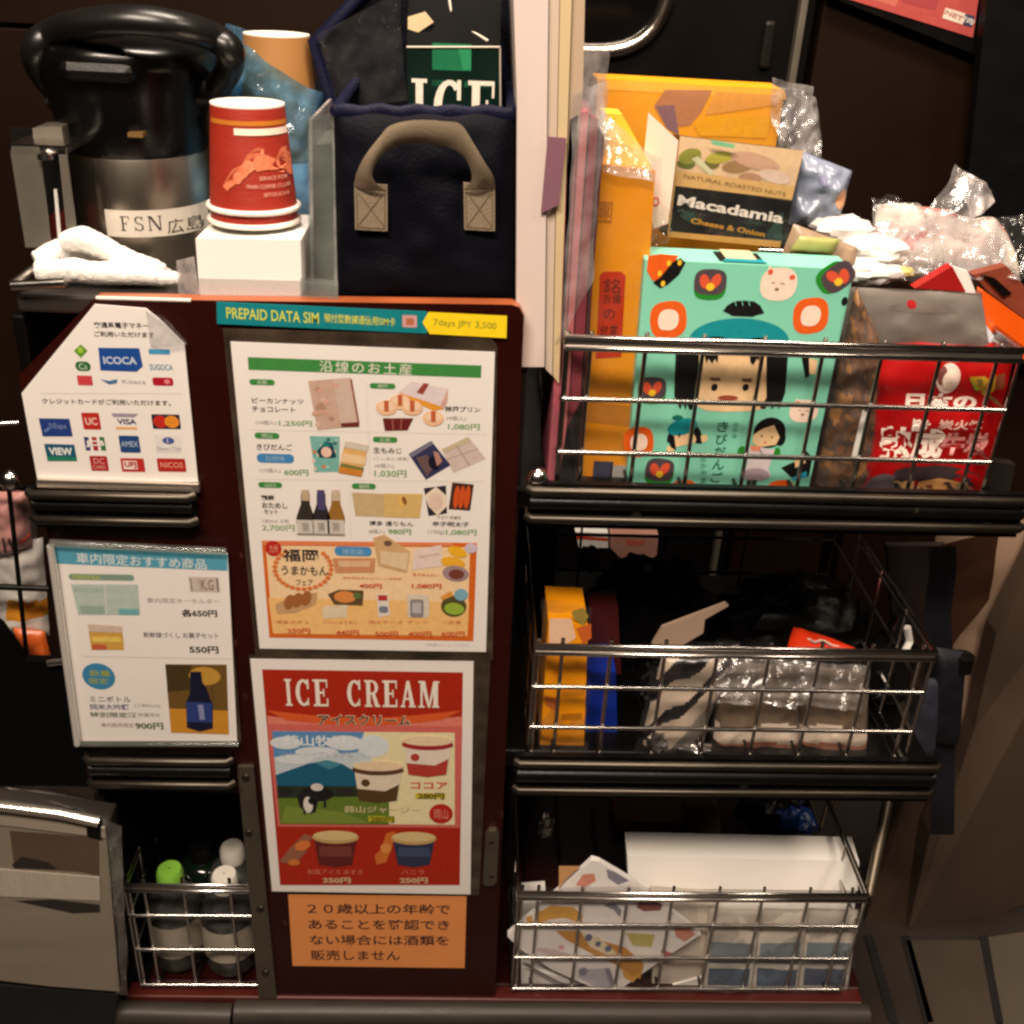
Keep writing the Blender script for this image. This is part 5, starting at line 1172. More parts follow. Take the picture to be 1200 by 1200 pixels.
def mint_box():
    root = thing('mint_gift_box', 'mint green gift box printed with dolls, flowers and mittens', 'gift box', at(870, 582, .06))
    Y = .032; P = up_page(Y, (0, 0, 1), roll=.012); b = MB()
    MINT = mat('mint_card', (128, 206, 180), .42, var=.04, bump=.02)
    P.prism(b, [(756, 304), (1001, 316), (945, 584), (733, 580)], .042, MINT); carton = b.build('carton', root, bevel=.0012)
    b = MB(); BK = ink(16, 14, 16); TE = ink(20, 140, 150); SK = ink(232, 196, 150); OG = ink(222, 92, 24); GY = ink(78, 66, 72); GN = ink(36, 134, 40); RD = ink(214, 84, 54); YL = ink(236, 190, 50); CR = ink(240, 214, 196); PK = ink(228, 200, 190)
    E4 = P.to((770, 270, 5)); E5 = P.to((720, 430, 5)); D2 = P.to((590, 260, 3.158)); D3 = P.to((860, 260, 3))
    # large doll
    E4.ell(b, 480, 645, 292, 130, TE, 1, a0=0, a1=180, n=24)
    E4.poly(b, [(385, 472), (410, 440), (440, 420), (470, 412), (520, 410), (570, 416), (605, 440), (628, 484), (580, 496), (560, 505), (440, 500), (420, 488)], BK, 2)
    for x in (455, 495, 535): E4.line(b, [(x, 412), (x+8, 440)], 4, MINT, 3)
    E5.poly(b, [(376, -140), (560, -165), (740, -165), (900, -140), (890, 240), (800, 258), (650, 262), (540, 255), (486, 230)], SK, 1.5)
    E5.poly(b, [(360, -140), (500, -165), (490, 60), (478, 240), (440, 250), (425, 215), (415, 250), (400, 210), (385, 248), (350, 170)], BK, 2.2)
    E5.poly(b, [(890, -160), (1022, -140), (1000, 150), (965, 245), (945, 210), (925, 248), (905, 210), (880, 246), (850, 240), (890, 180)], BK, 2.2)
    E4.ell(b, 345, 665, 85, 45, BK, 2.6, a0=0, a1=180); E4.ell(b, 590, 675, 85, 48, BK, 2.6, a0=0, a1=180); E4.poly(b, [(270, 690), (362, 690), (355, 775), (338, 752), (322, 780), (302, 750), (288, 780)], BK, 2.6); E4.poly(b, [(540, 700), (620, 700), (612, 780), (585, 750), (562, 788), (545, 770)], BK, 2.6)
    E4.poly(b, [(362, 700), (540, 706), (538, 730), (360, 722)], ink(90, 40, 34), 2.4)
    for x in (585, 768): E5.ell(b, x, 118, 19, 21, BK, 3)
    E5.poly(b, [(558, 60), (618, 62), (622, 80), (566, 78)], ink(110, 80, 66), 3); E5.poly(b, [(744, 66), (806, 66), (802, 88), (752, 84)], ink(110, 80, 66), 3)
    E5.ell(b, 664, 180, 60, 16, ink(150, 70, 50), 3)
    # rounded motifs
    def mitten(p, x, y, r, rot=0, gx=0, gy=.6):
        p.ell(b, x+gx*r*.3, y+gy*r*.45, r, r*.86, GN, 1.2, rot=rot, pw=.7); p.ell(b, x, y, r, r*.8, GY, 1.8, rot=rot, pw=.65)
        p.ell(b, x-r*.34, y-r*.02, r*.3, r*.46, RD, 2.4, rot=20+rot); p.ell(b, x+r*.34, y-r*.06, r*.3, r*.46, RD, 2.5, rot=-20+rot); p.ell(b, x, y+r*.3, r*.26, r*.24, YL, 3)
    def flower(p, x, y, r, l=1.2):
        p.ell(b, x, y, r, r*1.02, OG, l, pw=.72, rot=8); p.ell(b, x, y, r*.56, r*.58, CR, l+.8, pw=.85); p.ell(b, x-r*.22, y+r*.3, r*.3, r*.26, CR, l+.9)
    mitten(D2, 765, 222, 60); mitten(E4, 1062, 272, 96, rot=40, gx=-1.1, gy=.1); mitten(D2, 550, 616, 52); mitten(E5, 264, 602, 84, rot=-6)
    flower(D2, 610, 362, 68); flower(E4, 900, 500, 104); flower(D2, 506, 818, 48); flower(E5, 142, 440, 88, 1.1); flower(E5, 402, 745, 82); flower(E5, 970, 748, 84)
    D2.poly(b, [(536, 125), (580, 118), (648, 124), (624, 170), (570, 220), (548, 214), (530, 180)], OG, 1.3); D2.poly(b, [(624, 150), (655, 132), (674, 150), (650, 195), (608, 232), (580, 246), (552, 224), (580, 205)], BK, 1.6)
    for x, y in ((578, 190), (612, 152), (590, 228), (652, 150)): D2.ell(b, x, y, 8, 11, YL, 2.2)
    # cat faces
    def cat(p, x, y, rx, ry):
        p.ell(b, x, y, rx, ry, CR, 1.2, pw=.8); p.poly(b, [(x-rx*.72, y-ry*.5), (x-rx*.5, y-ry*1.12), (x-rx*.1, y-ry*.75)], CR, 1.4); p.poly(b, [(x+rx*.2, y-ry*.7), (x+rx*.95, y-ry*.62), (x+rx*.85, y-ry*.1)], CR, 1.4)
        p.ell(b, x-rx*.44, y-ry*.74, rx*.14, ry*.17, RD, 2); p.ell(b, x+rx*.74, y-ry*.42, rx*.16, ry*.15, RD, 2); p.ell(b, x-rx*.1, y+ry*.3, rx*.13, ry*.1, ink(150, 110, 100), 2); p.line(b, [(x-rx*.4, y-ry*.1), (x-rx*.2, y-ry*.06)], rx*.06, ink(150, 110, 100), 2); p.line(b, [(x+rx*.1, y-ry*.06), (x+rx*.34, y-ry*.02)], rx*.06, ink(150, 110, 100), 2)
    cat(E4, 712, 315, 108, 98); cat(E5, 1110, 258, 84, 66)
    # small boy in a teal hat
    E5.ell(b, 410, 425, 102, 104, BK, 1.4, a0=-10, a1=190); E5.poly(b, [(345, 390), (440, 352), (482, 420), (470, 445), (350, 470)], SK, 2); E5.ell(b, 398, 350, 88, 48, TE, 2.6, rot=18); E5.ell(b, 370, 296, 32, 16, ink(20, 104, 96), 2.8); E5.poly(b, [(316, 430), (350, 400), (362, 488), (330, 470)], BK, 2.4); E5.poly(b, [(460, 360), (500, 380), (512, 446), (486, 448)], BK, 2.4); E5.ell(b, 522, 418, 24, 22, SK, 2); E5.ell(b, 330, 478, 26, 20, SK, 1.9); E5.ell(b, 380, 400, 6, 16, ink(120, 80, 60), 2.6)
    # small girl with satchel
    E5.ell(b, 908, 385, 95, 90, BK, 1.4); E5.ell(b, 975, 420, 28, 42, BK, 1.5); E5.poly(b, [(815, 395), (870, 360), (935, 340), (968, 410), (945, 455), (850, 470), (808, 440)], SK, 2); E5.poly(b, [(790, 470), (940, 480), (920, 545), (900, 600), (920, 640), (760, 640), (780, 560)], ink(214, 200, 204), 1.8); E5.poly(b, [(795, 458), (860, 462), (850, 492), (800, 490)], ink(226, 140, 110), 2.4); E5.ell(b, 745, 495, 24, 32, GN, 1.6); E5.ell(b, 950, 505, 22, 34, GN, 1.6); E5.line(b, [(850, 486), (880, 526)], 5, BK, 2.6)
    E5.ell(b, 826, 630, 82, 38, ink(168, 150, 160), 2); E5.rect(b, 776, 660, 794, 722, ink(40, 44, 36), 2.2); E5.rect(b, 806, 660, 826, 722, ink(40, 44, 36), 2.2); E5.ell(b, 862, 404, 6, 5, BK, 3); E5.ell(b, 922, 410, 6, 5, BK, 3); E5.ell(b, 884, 440, 8, 4, RD, 3)
    # half motifs at the edges
    E5.poly(b, [(1095, -60), (1140, -60), (1142, 55), (1118, 62)], BK, 1.6); E5.poly(b, [(1140, -50), (1190, -40), (1178, 44), (1142, 40)], SK, 1.7)
    E5.poly(b, [(1105, 470), (1160, 530), (1140, 640), (1040, 650), (975, 590), (1040, 560), (1095, 545)], BK, 1.5); E5.poly(b, [(1050, 530), (1110, 524), (1120, 560), (1060, 590)], SK, 1.9); E5.poly(b, [(1040, 648), (1124, 610), (1128, 640), (1050, 664)], ink(40, 150, 180), 2)
    E5.poly(b, [(70, 690), (150, 680), (176, 715), (150, 745), (78, 740)], SK, 1.4); E5.ell(b, 50, 700, 26, 28, BK, 1.3); E5.ell(b, 185, 725, 16, 18, BK, 1.3); E5.poly(b, [(640, 738), (735, 730), (760, 752), (630, 752)], GY, 1.5); E4.ell(b, 1098, 415, 18, 26, BK, 1.5)
    # vertical script
    GI = ink(34, 92, 74)
    for i, ch in enumerate('きびだんご'): E5.text(b, ch, 628-i*9-22, 318+i*74, 628-i*9+36, 318+i*74+62, GI, 2, .015)
    for i, ch in enumerate('白桃味'): E5.text(b, ch, 700-i*4, 322+i*34, 722-i*4, 350+i*34, ink(60, 140, 120), 2)
    for i, ch in enumerate('おかやま'): E5.text(b, ch, 506, 520+i*42, 536, 554+i*42, ink(50, 120, 100), 2)
    b.build('print', carton)
    # print on the top face
    a = P.W(*P.L(756, 304)); c = P.W(*P.L(1001, 316)); b = MB(); w = c-a
    def T(u, v, l=1): return a+w*u+Vector((0, .042*v, .0006*l))
    b.add([T(.36, .12), T(.58, .12), T(.58, .85), T(.36, .85)], [(0, 1, 2, 3)], BK); b.add([T(.40, .3, 1.6), T(.55, .3, 1.6), T(.55, 1.0, 1.6), T(.40, 1.0, 1.6)], [(0, 1, 2, 3)], SK); b.add([T(.37, .05, 2.2), T(.59, .05, 2.2), T(.57, .3, 2.2), T(.40, .3, 2.2)], [(0, 1, 2, 3)], TE)
    b.build('top_print', carton)
mint_box()

def nut_bag():
    root = thing('nut_bag', 'brown bag of nuts in clear film between mint box and red pouch', 'snack bag', at(980, 585, .05))
    P = Pillow([(1003, 335), (1030, 395), (1020, 585), (950, 588)], .045, .012, .004, 60, 51); b = MB()
    nm = [mat('brown_nut_a', (112, 78, 52), .5, bump=.5, var=.25, vscale=60), mat('brown_nut_b', (86, 68, 58), .5, bump=.5, var=.3), mat('brown_nut_c', (146, 102, 56), .5, bump=.5, var=.25)]
    def mf(u, v):
        k = noise.noise(Vector((u*6, v*14, 3))); return nm[0] if k < -.05 else (nm[1] if k < .25 else nm[2])
    P.shell(b, nm[0], 20, 50, mf); b.build('contents', root, smooth=60)
    b = MB(); film(b, [(996, 330), (1032, 392), (1024, 588), (946, 590)], .026, .005, 40, 52, CELLO, 24, 40); b.build('film_wrap', root, smooth=35)
    b = MB(); P = up_page(.026, (860, 260, 3)); P.prism(b, [(453, 662), (468, 670), (432, 838), (412, 836)], .0006, WHITECARD); b.build('white_edge', root)
nut_bag()
def red_pouch():
    root = thing('red_snack_pouch', 'red snack pouch with white brush lettering under a grey header', 'snack pouch', at(1090, 590, .04))
    RED = mat('red_pouch_film', (158, 12, 14), .3, bump=.12, bscale=40, var=.1, spec=.6)
    P = Pillow([(1024, 396), (1192, 403), (1150, 588), (1000, 585)], .042, .014, .003, 30, 61, crop=(0, 0, 1), lean=.012); b = MB()
    P.shell(b, RED, 36, 36)
    P.crop = (1000, 390, 5.714); WI = ink(232, 212, 200)
    P.text(b, '日本の', 320, 355, 775, 470, WI, 1.2, .05); P.text(b, '旨み', 360, 520, 470, 610, WI, 1.2, .05); P.text(b, '炭火焼', 530, 525, 820, 600, ink(214, 170, 160), 1.2, .03)
    P.text(b, '熟成', 160, 575, 545, 800, WI, 1.4, .045); P.text(b, '牛炭', 560, 610, 855, 780, ink(216, 140, 136), 1.4, .045); 
    for x in (165, 230, 285, 350): P.ell(b, x, 790, 26 if x == 165 else 12, 22, WI, 1.6, rot=-20)
    P.ell(b, 600, 270, 80, 96, ink(224, 196, 186), 1.2); P.ell(b, 560, 250, 32, 60, ink(120, 70, 66), 1.8); P.ell(b, 610, 280, 50, 60, ink(236, 212, 196), 2)
    P.poly(b, [(740, 258), (910, 245), (905, 340), (840, 382), (780, 330)], ink(170, 132, 36), 1.2); P.ell(b, 800, 290, 22, 22, ink(106, 92, 30), 2); P.poly(b, [(738, 270), (756, 268), (790, 340), (780, 345)], ink(110, 150, 50), 2); P.poly(b, [(910, 250), (985, 240), (980, 330), (915, 345)], ink(126, 62, 40), 1.3)
    P.ell(b, 470, 1010, 400, 170, ink(54, 44, 46), 1.1); P.ell(b, 180, 1010, 120, 110, ink(92, 82, 88), 1.6); P.poly(b, [(240, 950), (370, 945), (370, 1020), (330, 1100), (290, 1080)], ink(196, 156, 104), 2); P.poly(b, [(400, 950), (540, 930), (690, 960), (720, 1020), (620, 1080), (480, 1080), (380, 1130), (370, 1080)], ink(206, 150, 92), 2.2); P.poly(b, [(440, 980), (490, 975), (500, 1005), (460, 1000)], ink(120, 76, 40), 3); P.ell(b, 690, 1000, 40, 50, ink(150, 134, 110), 2.6)
    b.build('pouch', root, smooth=180)
    b = MB(); P = up_page(.044, (860, 260, 3)); GY = mat('grey_header_film', (136, 128, 122), .3, .25, bump=.15, bscale=50, var=.15)
    H = Pillow([(992, 336), (1150, 344), (1160, 412), (986, 404)], .052, .003, .003, 26, 63); H.shell(b, GY, 26, 14); H.crop = (860, 260, 3)
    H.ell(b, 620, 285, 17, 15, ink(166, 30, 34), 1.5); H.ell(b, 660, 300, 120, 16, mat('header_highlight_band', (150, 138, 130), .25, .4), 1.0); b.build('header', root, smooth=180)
red_pouch()
def right_packets():
    slab('orange_packet', 'bright orange packet at the right end of the top basket', 'packet', [(1152, 340), (1215, 385), (1215, 430), (1176, 412), (1148, 372)], .06, .012, mat('orange_packet_film', (236, 92, 16), .35, var=.08), bevel=.002)
    slab('paper_scrap', 'small white paper corner left of the orange packet', 'paper', [(1146, 368), (1178, 412), (1150, 402)], .055, .002, mat('pale_blue_white_paper', (214, 220, 230), .5))
    slab('red_packet', 'small dark red triangular packet behind the grey header', 'packet', [(1072, 338), (1116, 312), (1132, 342)], .075, .012, mat('dark_red_packet', (158, 24, 22), .4, var=.1))
    slab('white_strip', 'narrow white card strip beside the dark red triangular packet', 'card strip', [(1116, 312), (1134, 318), (1144, 344), (1130, 344)], .077, .004, WHITECARD)
    slab('brown_packet', 'brown and black packet leaning at far right behind the orange packet', 'packet', [(1140, 322), (1180, 312), (1215, 352), (1215, 384), (1158, 342)], .085, .012, mat('brown_red_packet', (128, 62, 44), .4, bump=.1, var=.25, vscale=50))
    slab('black_packet', 'black packet edge between the white strip and the brown packet', 'packet', [(1150, 322), (1166, 326), (1186, 344), (1176, 348)], .082, .002, BLACKP)
    # tan flat pack just behind the mint box
    b = MB(); P = Pillow([(930, 262), (1005, 290), (1000, 330), (915, 300)], .09, .008, .003, 50, 71); P.shell(b, mat('tan_snack_film', (150, 126, 104), .35, bump=.3, bscale=80, var=.2), 20, 14); tag(b.build('tan_packet', smooth=60), 'flat tan snack packet just behind the mint box', 'packet')
    b = MB(); P = Pillow([(938, 276), (985, 280), (975, 300), (925, 294)], .082, .003, .002, 50, 72); P.shell(b, mat('olive_label_film', (150, 150, 84), .4), 12, 8); tag(b.build('olive_packet', smooth=60), 'small olive green wrapper in front of the tan packet', 'packet')
    # bluish clear pouch
    b = MB(); P = Pillow([(938, 176), (998, 200), (980, 268), (924, 262)], .13, .012, .008, 45, 73); mb_ = [mat('pale_blue_film', (150, 158, 180), .25, bump=.5, bscale=60, var=.15, trans=.25)]; P.shell(b, mb_[0], 26, 26); P.crop = (0, 0, 1); P.ell(b, 980, 228, 7, 12, ink(206, 150, 112), 1.5); P.ell(b, 958, 207, 5, 6, ink(110, 110, 140), 1.5); o = tag(b.build('blue_pouch', smooth=28), 'crinkled pale blue clear pouch right of the macadamia box', 'pouch')
    # white foil sachets
    for i, (c, s, l) in enumerate((((985, 268, .12), (.027, .018, .012), 'crumpled white foil sachet, upper one right of the mint box'), ((1022, 292, .11), (.030, .02, .013), 'crumpled white foil sachet nearer the sandwich bag'), ((1012, 318, .095), (.036, .016, .011), 'low white foil wrapper directly above the grey header'))):
        b = MB(); crumple(b, at(*c), s, 80+i, mat('white_foil', (240, 238, 234), .3, .1, bump=.5, bscale=50, var=.08), 12, .28); tag(b.build('foil_sachet', smooth=25), l, 'sachet', 'white foil sachets')
    b = MB(); crumple(b, at(1052, 318, .1), (.014, .008, .005), 90, mat('yellow_sweet', (222, 204, 110), .5, var=.1), 10, .3); tag(b.build('yellow_sweet', smooth=60), 'pale yellow sweet packet under the sandwich bag', 'sweet')
    # large clear bag with pinkish filling
    root = thing('sandwich_bag', 'large crinkled clear bag of pale pink sandwiches at upper right', 'food bag', at(1110, 320, .13))
    b = MB(); P = Pillow([(1028, 240), (1170, 268), (1196, 330), (1020, 322)], .15, .028, .008, 34, 91, lean=.05); fil = [mat('pale_sandwich_filling', (206, 184, 172), .6, bump=.5, var=.15, vscale=50), mat('pink_ham_filling', (206, 128, 116), .5, bump=.4, var=.15), mat('cream_filling', (226, 214, 196), .6, bump=.4)]
    def mf(u, v):
        k = noise.noise(Vector((u*4, v*4, 9.2))); return fil[1] if (v < .22 and .2 < u < .75 and k > -.1) or k > .42 else (fil[2] if k < -.1 else fil[0])
    P.shell(b, fil[0], 40, 24, mf); b.build('filling', root, smooth=60)
    b = MB(); film(b, [(1024, 232), (1176, 258), (1200, 334), (1014, 326)], [.16, .16, .09, .09], .014, 36, 92, CELLO, 50, 34); film(b, [(1030, 238), (1172, 262), (1198, 330), (1018, 324)], [.15, .15, .085, .085], .016, 50, 94, SHINY, 50, 34); b.build('film_bag', root, smooth=22)
    b = MB(); film(b, [(1084, 250), (1128, 192), (1162, 226), (1140, 262)], [.15, .17, .17, .15], .012, 36, 95, SHINY, 26, 26); film(b, [(1128, 194), (1160, 214), (1166, 240), (1130, 262)], [.17, .16, .16, .15], .014, 40, 96, FOGGY, 20, 20); b.build('film_tail', root, smooth=35)
    b = MB(); film(b, [(1024, 240), (1040, 226), (1060, 232), (1058, 262)], [.16, .17, .17, .15], .010, 40, 97, CELLO, 18, 18); b.build('film_corner', root, smooth=35)
    b = MB(); film(b, [(1160, 258), (1210, 250), (1215, 330), (1150, 322)], [.14, .14, .1, .1], .012, 32, 98, CELLO, 26, 26); tag(b.build('dark_film', smooth=35), 'loose clear film at the right edge beside the sandwich bag', 'plastic film')
right_packets()
# ================================================================ MIDDLE BASKET
def middle_basket():
    root = thing('orange_snack_box', 'small orange box in clear film at the left of the middle basket', 'snack box', at(660, 885, .06))
    P = up_page(.028, (600, 590, 6)); b = MB(); 
    b.prism([at(x, y, .028) for x, y in ((643, 730), (689, 732), (684, 887), (632, 887))], (0, .066, 0), OR)
    b.build('carton', root)
    b = MB(); P = up_page(.028, (590, 600, 3.529)); P.poly(b, [(280, 410), (330, 395), (352, 430), (330, 470), (290, 440)], ink(150, 130, 60), 2); P.poly(b, [(300, 480), (362, 460), (364, 520), (330, 545)], ink(196, 96, 40), 2.4); P.poly(b, [(190, 440), (280, 440), (300, 520), (260, 545), (190, 540)], ink(226, 190, 160), 2); P.poly(b, [(240, 835), (325, 830), (325, 855), (238, 860)], ink(180, 110, 16), 2); P.poly(b, [(240, 740), (335, 735), (335, 755), (240, 760)], ink(190, 120, 20), 2); P.poly(b, [(170, 760), (225, 770), (215, 820), (175, 800)], ink(200, 110, 60), 2)
    b.build('print', root)
    b = MB(); film(b, [(637, 700), (694, 712), (688, 888), (628, 888)], [.05, .05, .018, .018], .006, 40, 101, CELLO, 28, 50); b.build('film_wrap', root, smooth=30)
    slab('blue_box', 'blue box standing behind the small orange box in the middle basket', 'box', [(688, 788), (722, 788), (724, 888), (682, 888)], .05, .05, mat('blue_box_card', (12, 46, 150), .45, var=.12))
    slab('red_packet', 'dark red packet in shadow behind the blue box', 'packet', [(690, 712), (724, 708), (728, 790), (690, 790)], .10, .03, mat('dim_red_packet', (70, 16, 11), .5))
    # papers far behind
    P = up_page(.56, (600, 590, 6)); b = MB(); P.prism(b, [(446, 200), (676, 208), (676, 312), (470, 312)], .02, WHITECARD); P.poly(b, [(450, 228), (674, 242), (674, 264), (456, 250)], ink(214, 70, 36), 1); tag(b.build('card_box'), 'white card box with a red stripe at the rear of the middle shelf', 'box')
    b = MB(); P.prism(b, [(690, 212), (1030, 226), (1010, 420), (760, 380), (690, 310)], .02, mat('dull_pink_card', (176, 128, 112), .6, var=.15)); P.poly(b, [(800, 250), (950, 262), (900, 300), (800, 290)], ink(190, 96, 74), 1); tag(b.build('card_box'), 'dull pink card box beside the striped one at the rear of the middle shelf', 'box')
    b = MB(); crumple(b, at(690, 655, .30), (.014, .012, .018), 110, mat('dim_grey_wrap', (128, 116, 96), .4, bump=.5), 12, .3); tag(b.build('grey_wrapper', smooth=40), 'crumpled grey wrapper below the striped white box', 'wrapper')
    # dark bags
    DKB = mat('black_plastic_bag', (10, 8, 8), .42, bump=.8, bscale=50, var=.3, spec=.25)
    for i, (c, s, l) in enumerate((((760, 720, .2), (.07, .05, .07), 'bulky black bag at the back of the middle basket, left'), ((925, 730, .2), (.10, .06, .055), 'bulky black bag at the back of the middle basket, right'), ((760, 830, .12), (.028, .04, .055), 'low black bag next to the blue box'))):
        b = MB(); crumple(b, at(*c), s, 120+i, DKB, 22, .22, 2.6); tag(b.build('black_bag', smooth=40), l, 'bag', 'black bags in the middle basket')
    # beige card tongue and striped pouch
    slab('card_tongue', 'beige card strip poking up from the middle basket', 'card', [(764, 755), (776, 735), (850, 707), (854, 710), (826, 726), (824, 742), (800, 756)], .07, .004, mat('beige_card', (166, 142, 122), .6, var=.1))
    root = thing('striped_pouch', 'black and cream striped snack pouch leaning in the middle basket', 'snack pouch', at(790, 888, .04))
    P = Pillow([(776, 768), (866, 756), (818, 872), (746, 888)], .034, .014, .004, 30, 131, lean=.03); b = MB()
    cr = mat('cream_pouch_film', (196, 178, 158), .3, bump=.3, bscale=60, var=.12); bk = mat('black_pouch_film', (26, 20, 20), .25, bump=.3, bscale=60); gm = mat('grey_pouch_film', (150, 140, 130), .25, .3, bump=.4)
    def mf(u, v):
        s = u*.75+v*1.15+.08*math.sin(u*9)
        return cr if s < .28 else (bk if s < .52 else (cr if s < .82 else (bk if s < .98 else (cr if s < 1.35 else gm))))
    P.shell(b, cr, 40, 44, mf, bk); b.build('pouch', root, smooth=60)
    b = MB(); film(b, [(768, 760), (868, 750), (820, 876), (742, 892)], .014, .007, 40, 133, CELLO, 26, 36); b.build('film_wrap', root, smooth=30)
    b = MB(); crumple(b, at(772, 872, .03), (.012, .008, .014), 134, FOIL, 12, .4); tag(b.build('silver_wrapper', smooth=25), 'crumpled silver wrapper at the foot of the striped pouch', 'wrapper')
    b = MB(); crumple(b, at(815, 878, .03), (.020, .01, .008), 135, FOIL, 12, .4); tag(b.build('silver_wrapper', smooth=25), 'small silver wrapper left of the sandwich tray', 'wrapper')
    # red-orange bag
    P = Pillow([(930, 735), (950, 744), (1020, 768), (920, 766)], .085, .010, .003, 30, 141, lean=.03); b = MB(); RO = mat('red_orange_bag', (216, 54, 18), .4, bump=.2, var=.12); P.shell(b, RO, 24, 16); P.crop = (800, 600, 3)
    P.line(b, [(420, 455), (440, 470), (470, 460), (500, 480), (525, 484)], 12, ink(214, 180, 160), 1.4); P.line(b, [(424, 462), (442, 474), (470, 466), (498, 486)], 5, ink(40, 50, 90), 2.2)
    tag(b.build('red_orange_bag', smooth=60), 'red orange bag with a small pale squiggle in the middle basket', 'bag')
    # clear sandwich packs
    for i, (q, l) in enumerate(((((844, 776), (938, 780), (936, 886), (834, 886)), 'clear sandwich pack, left one in the middle basket'), (((936, 778), (1018, 788), (1014, 886), (937, 886)), 'clear sandwich pack, right one in the middle basket'))):
        root = thing('sandwich_pack', l, 'sandwich pack', at((q[2][0]+q[3][0])/2, 886, .06), 'clear sandwich packs')
        P = Pillow(q, .04, .014, .003, 40, 150+i, pw=6, lean=.02); b = MB(); wh = mat('white_bread', (226, 208, 188), .7, bump=.4, bscale=250, var=.08); hm = mat('ham_filling', (190, 126, 98), .5, bump=.4, var=.2, vscale=40); gy = mat('grey_pack_top', (118, 100, 82), .35, bump=.4, bscale=60, var=.35, vscale=35)
        P.shell(b, wh, 30, 30, lambda u, v: gy if v < .60+.05*math.sin(u*7+i*2) else (wh if v < .78+.03*math.sin(u*9+i) else hm)); b.build('sandwich', root, smooth=70)
        b = MB(); film(b, [(q[0][0]-4, q[0][1]-8), (q[1][0]+2, q[1][1]-8), (q[2][0]+2, 888), (q[3][0]-2, 888)], [.052, .052, .018, .018], .008, 30, 155+i, CELLO, 40, 44); film(b, [(q[0][0], q[0][1]-4), (q[1][0], q[1][1]-4), (q[1][0]-2, q[1][1]+50), (q[0][0]-3, q[0][1]+48)], [.046, .046, .016, .016], .008, 44, 159+i, SHINY, 34, 26); b.build('film_pack', root, smooth=25)
    # brown contents of the top basket seen through its floor are in shadow; dark bottle at the right end
    b = MB(); c = at(1048, 760, .12); b.lathe([(.001, .53), (.024, .53), (.026, .535), (.026, c.z), (.012, c.z+.03), (.011, c.z+.045), (.001, c.z+.045)], c.x, c.y, mat('dark_bottle_glass', (18, 18, 18), .12, var=.2), 28); tag(b.build('dark_bottle', smooth=50), 'dark bottle standing at the right end of the middle basket', 'bottle')
    b = MB(); b.tube([at(1063, 735, .10), at(1066, 752, .10), at(1060, 764, .09)], .004, WHITECARD, 8); tag(b.build('white_straw'), 'short white straw end beside the dark bottle', 'straw')
middle_basket()

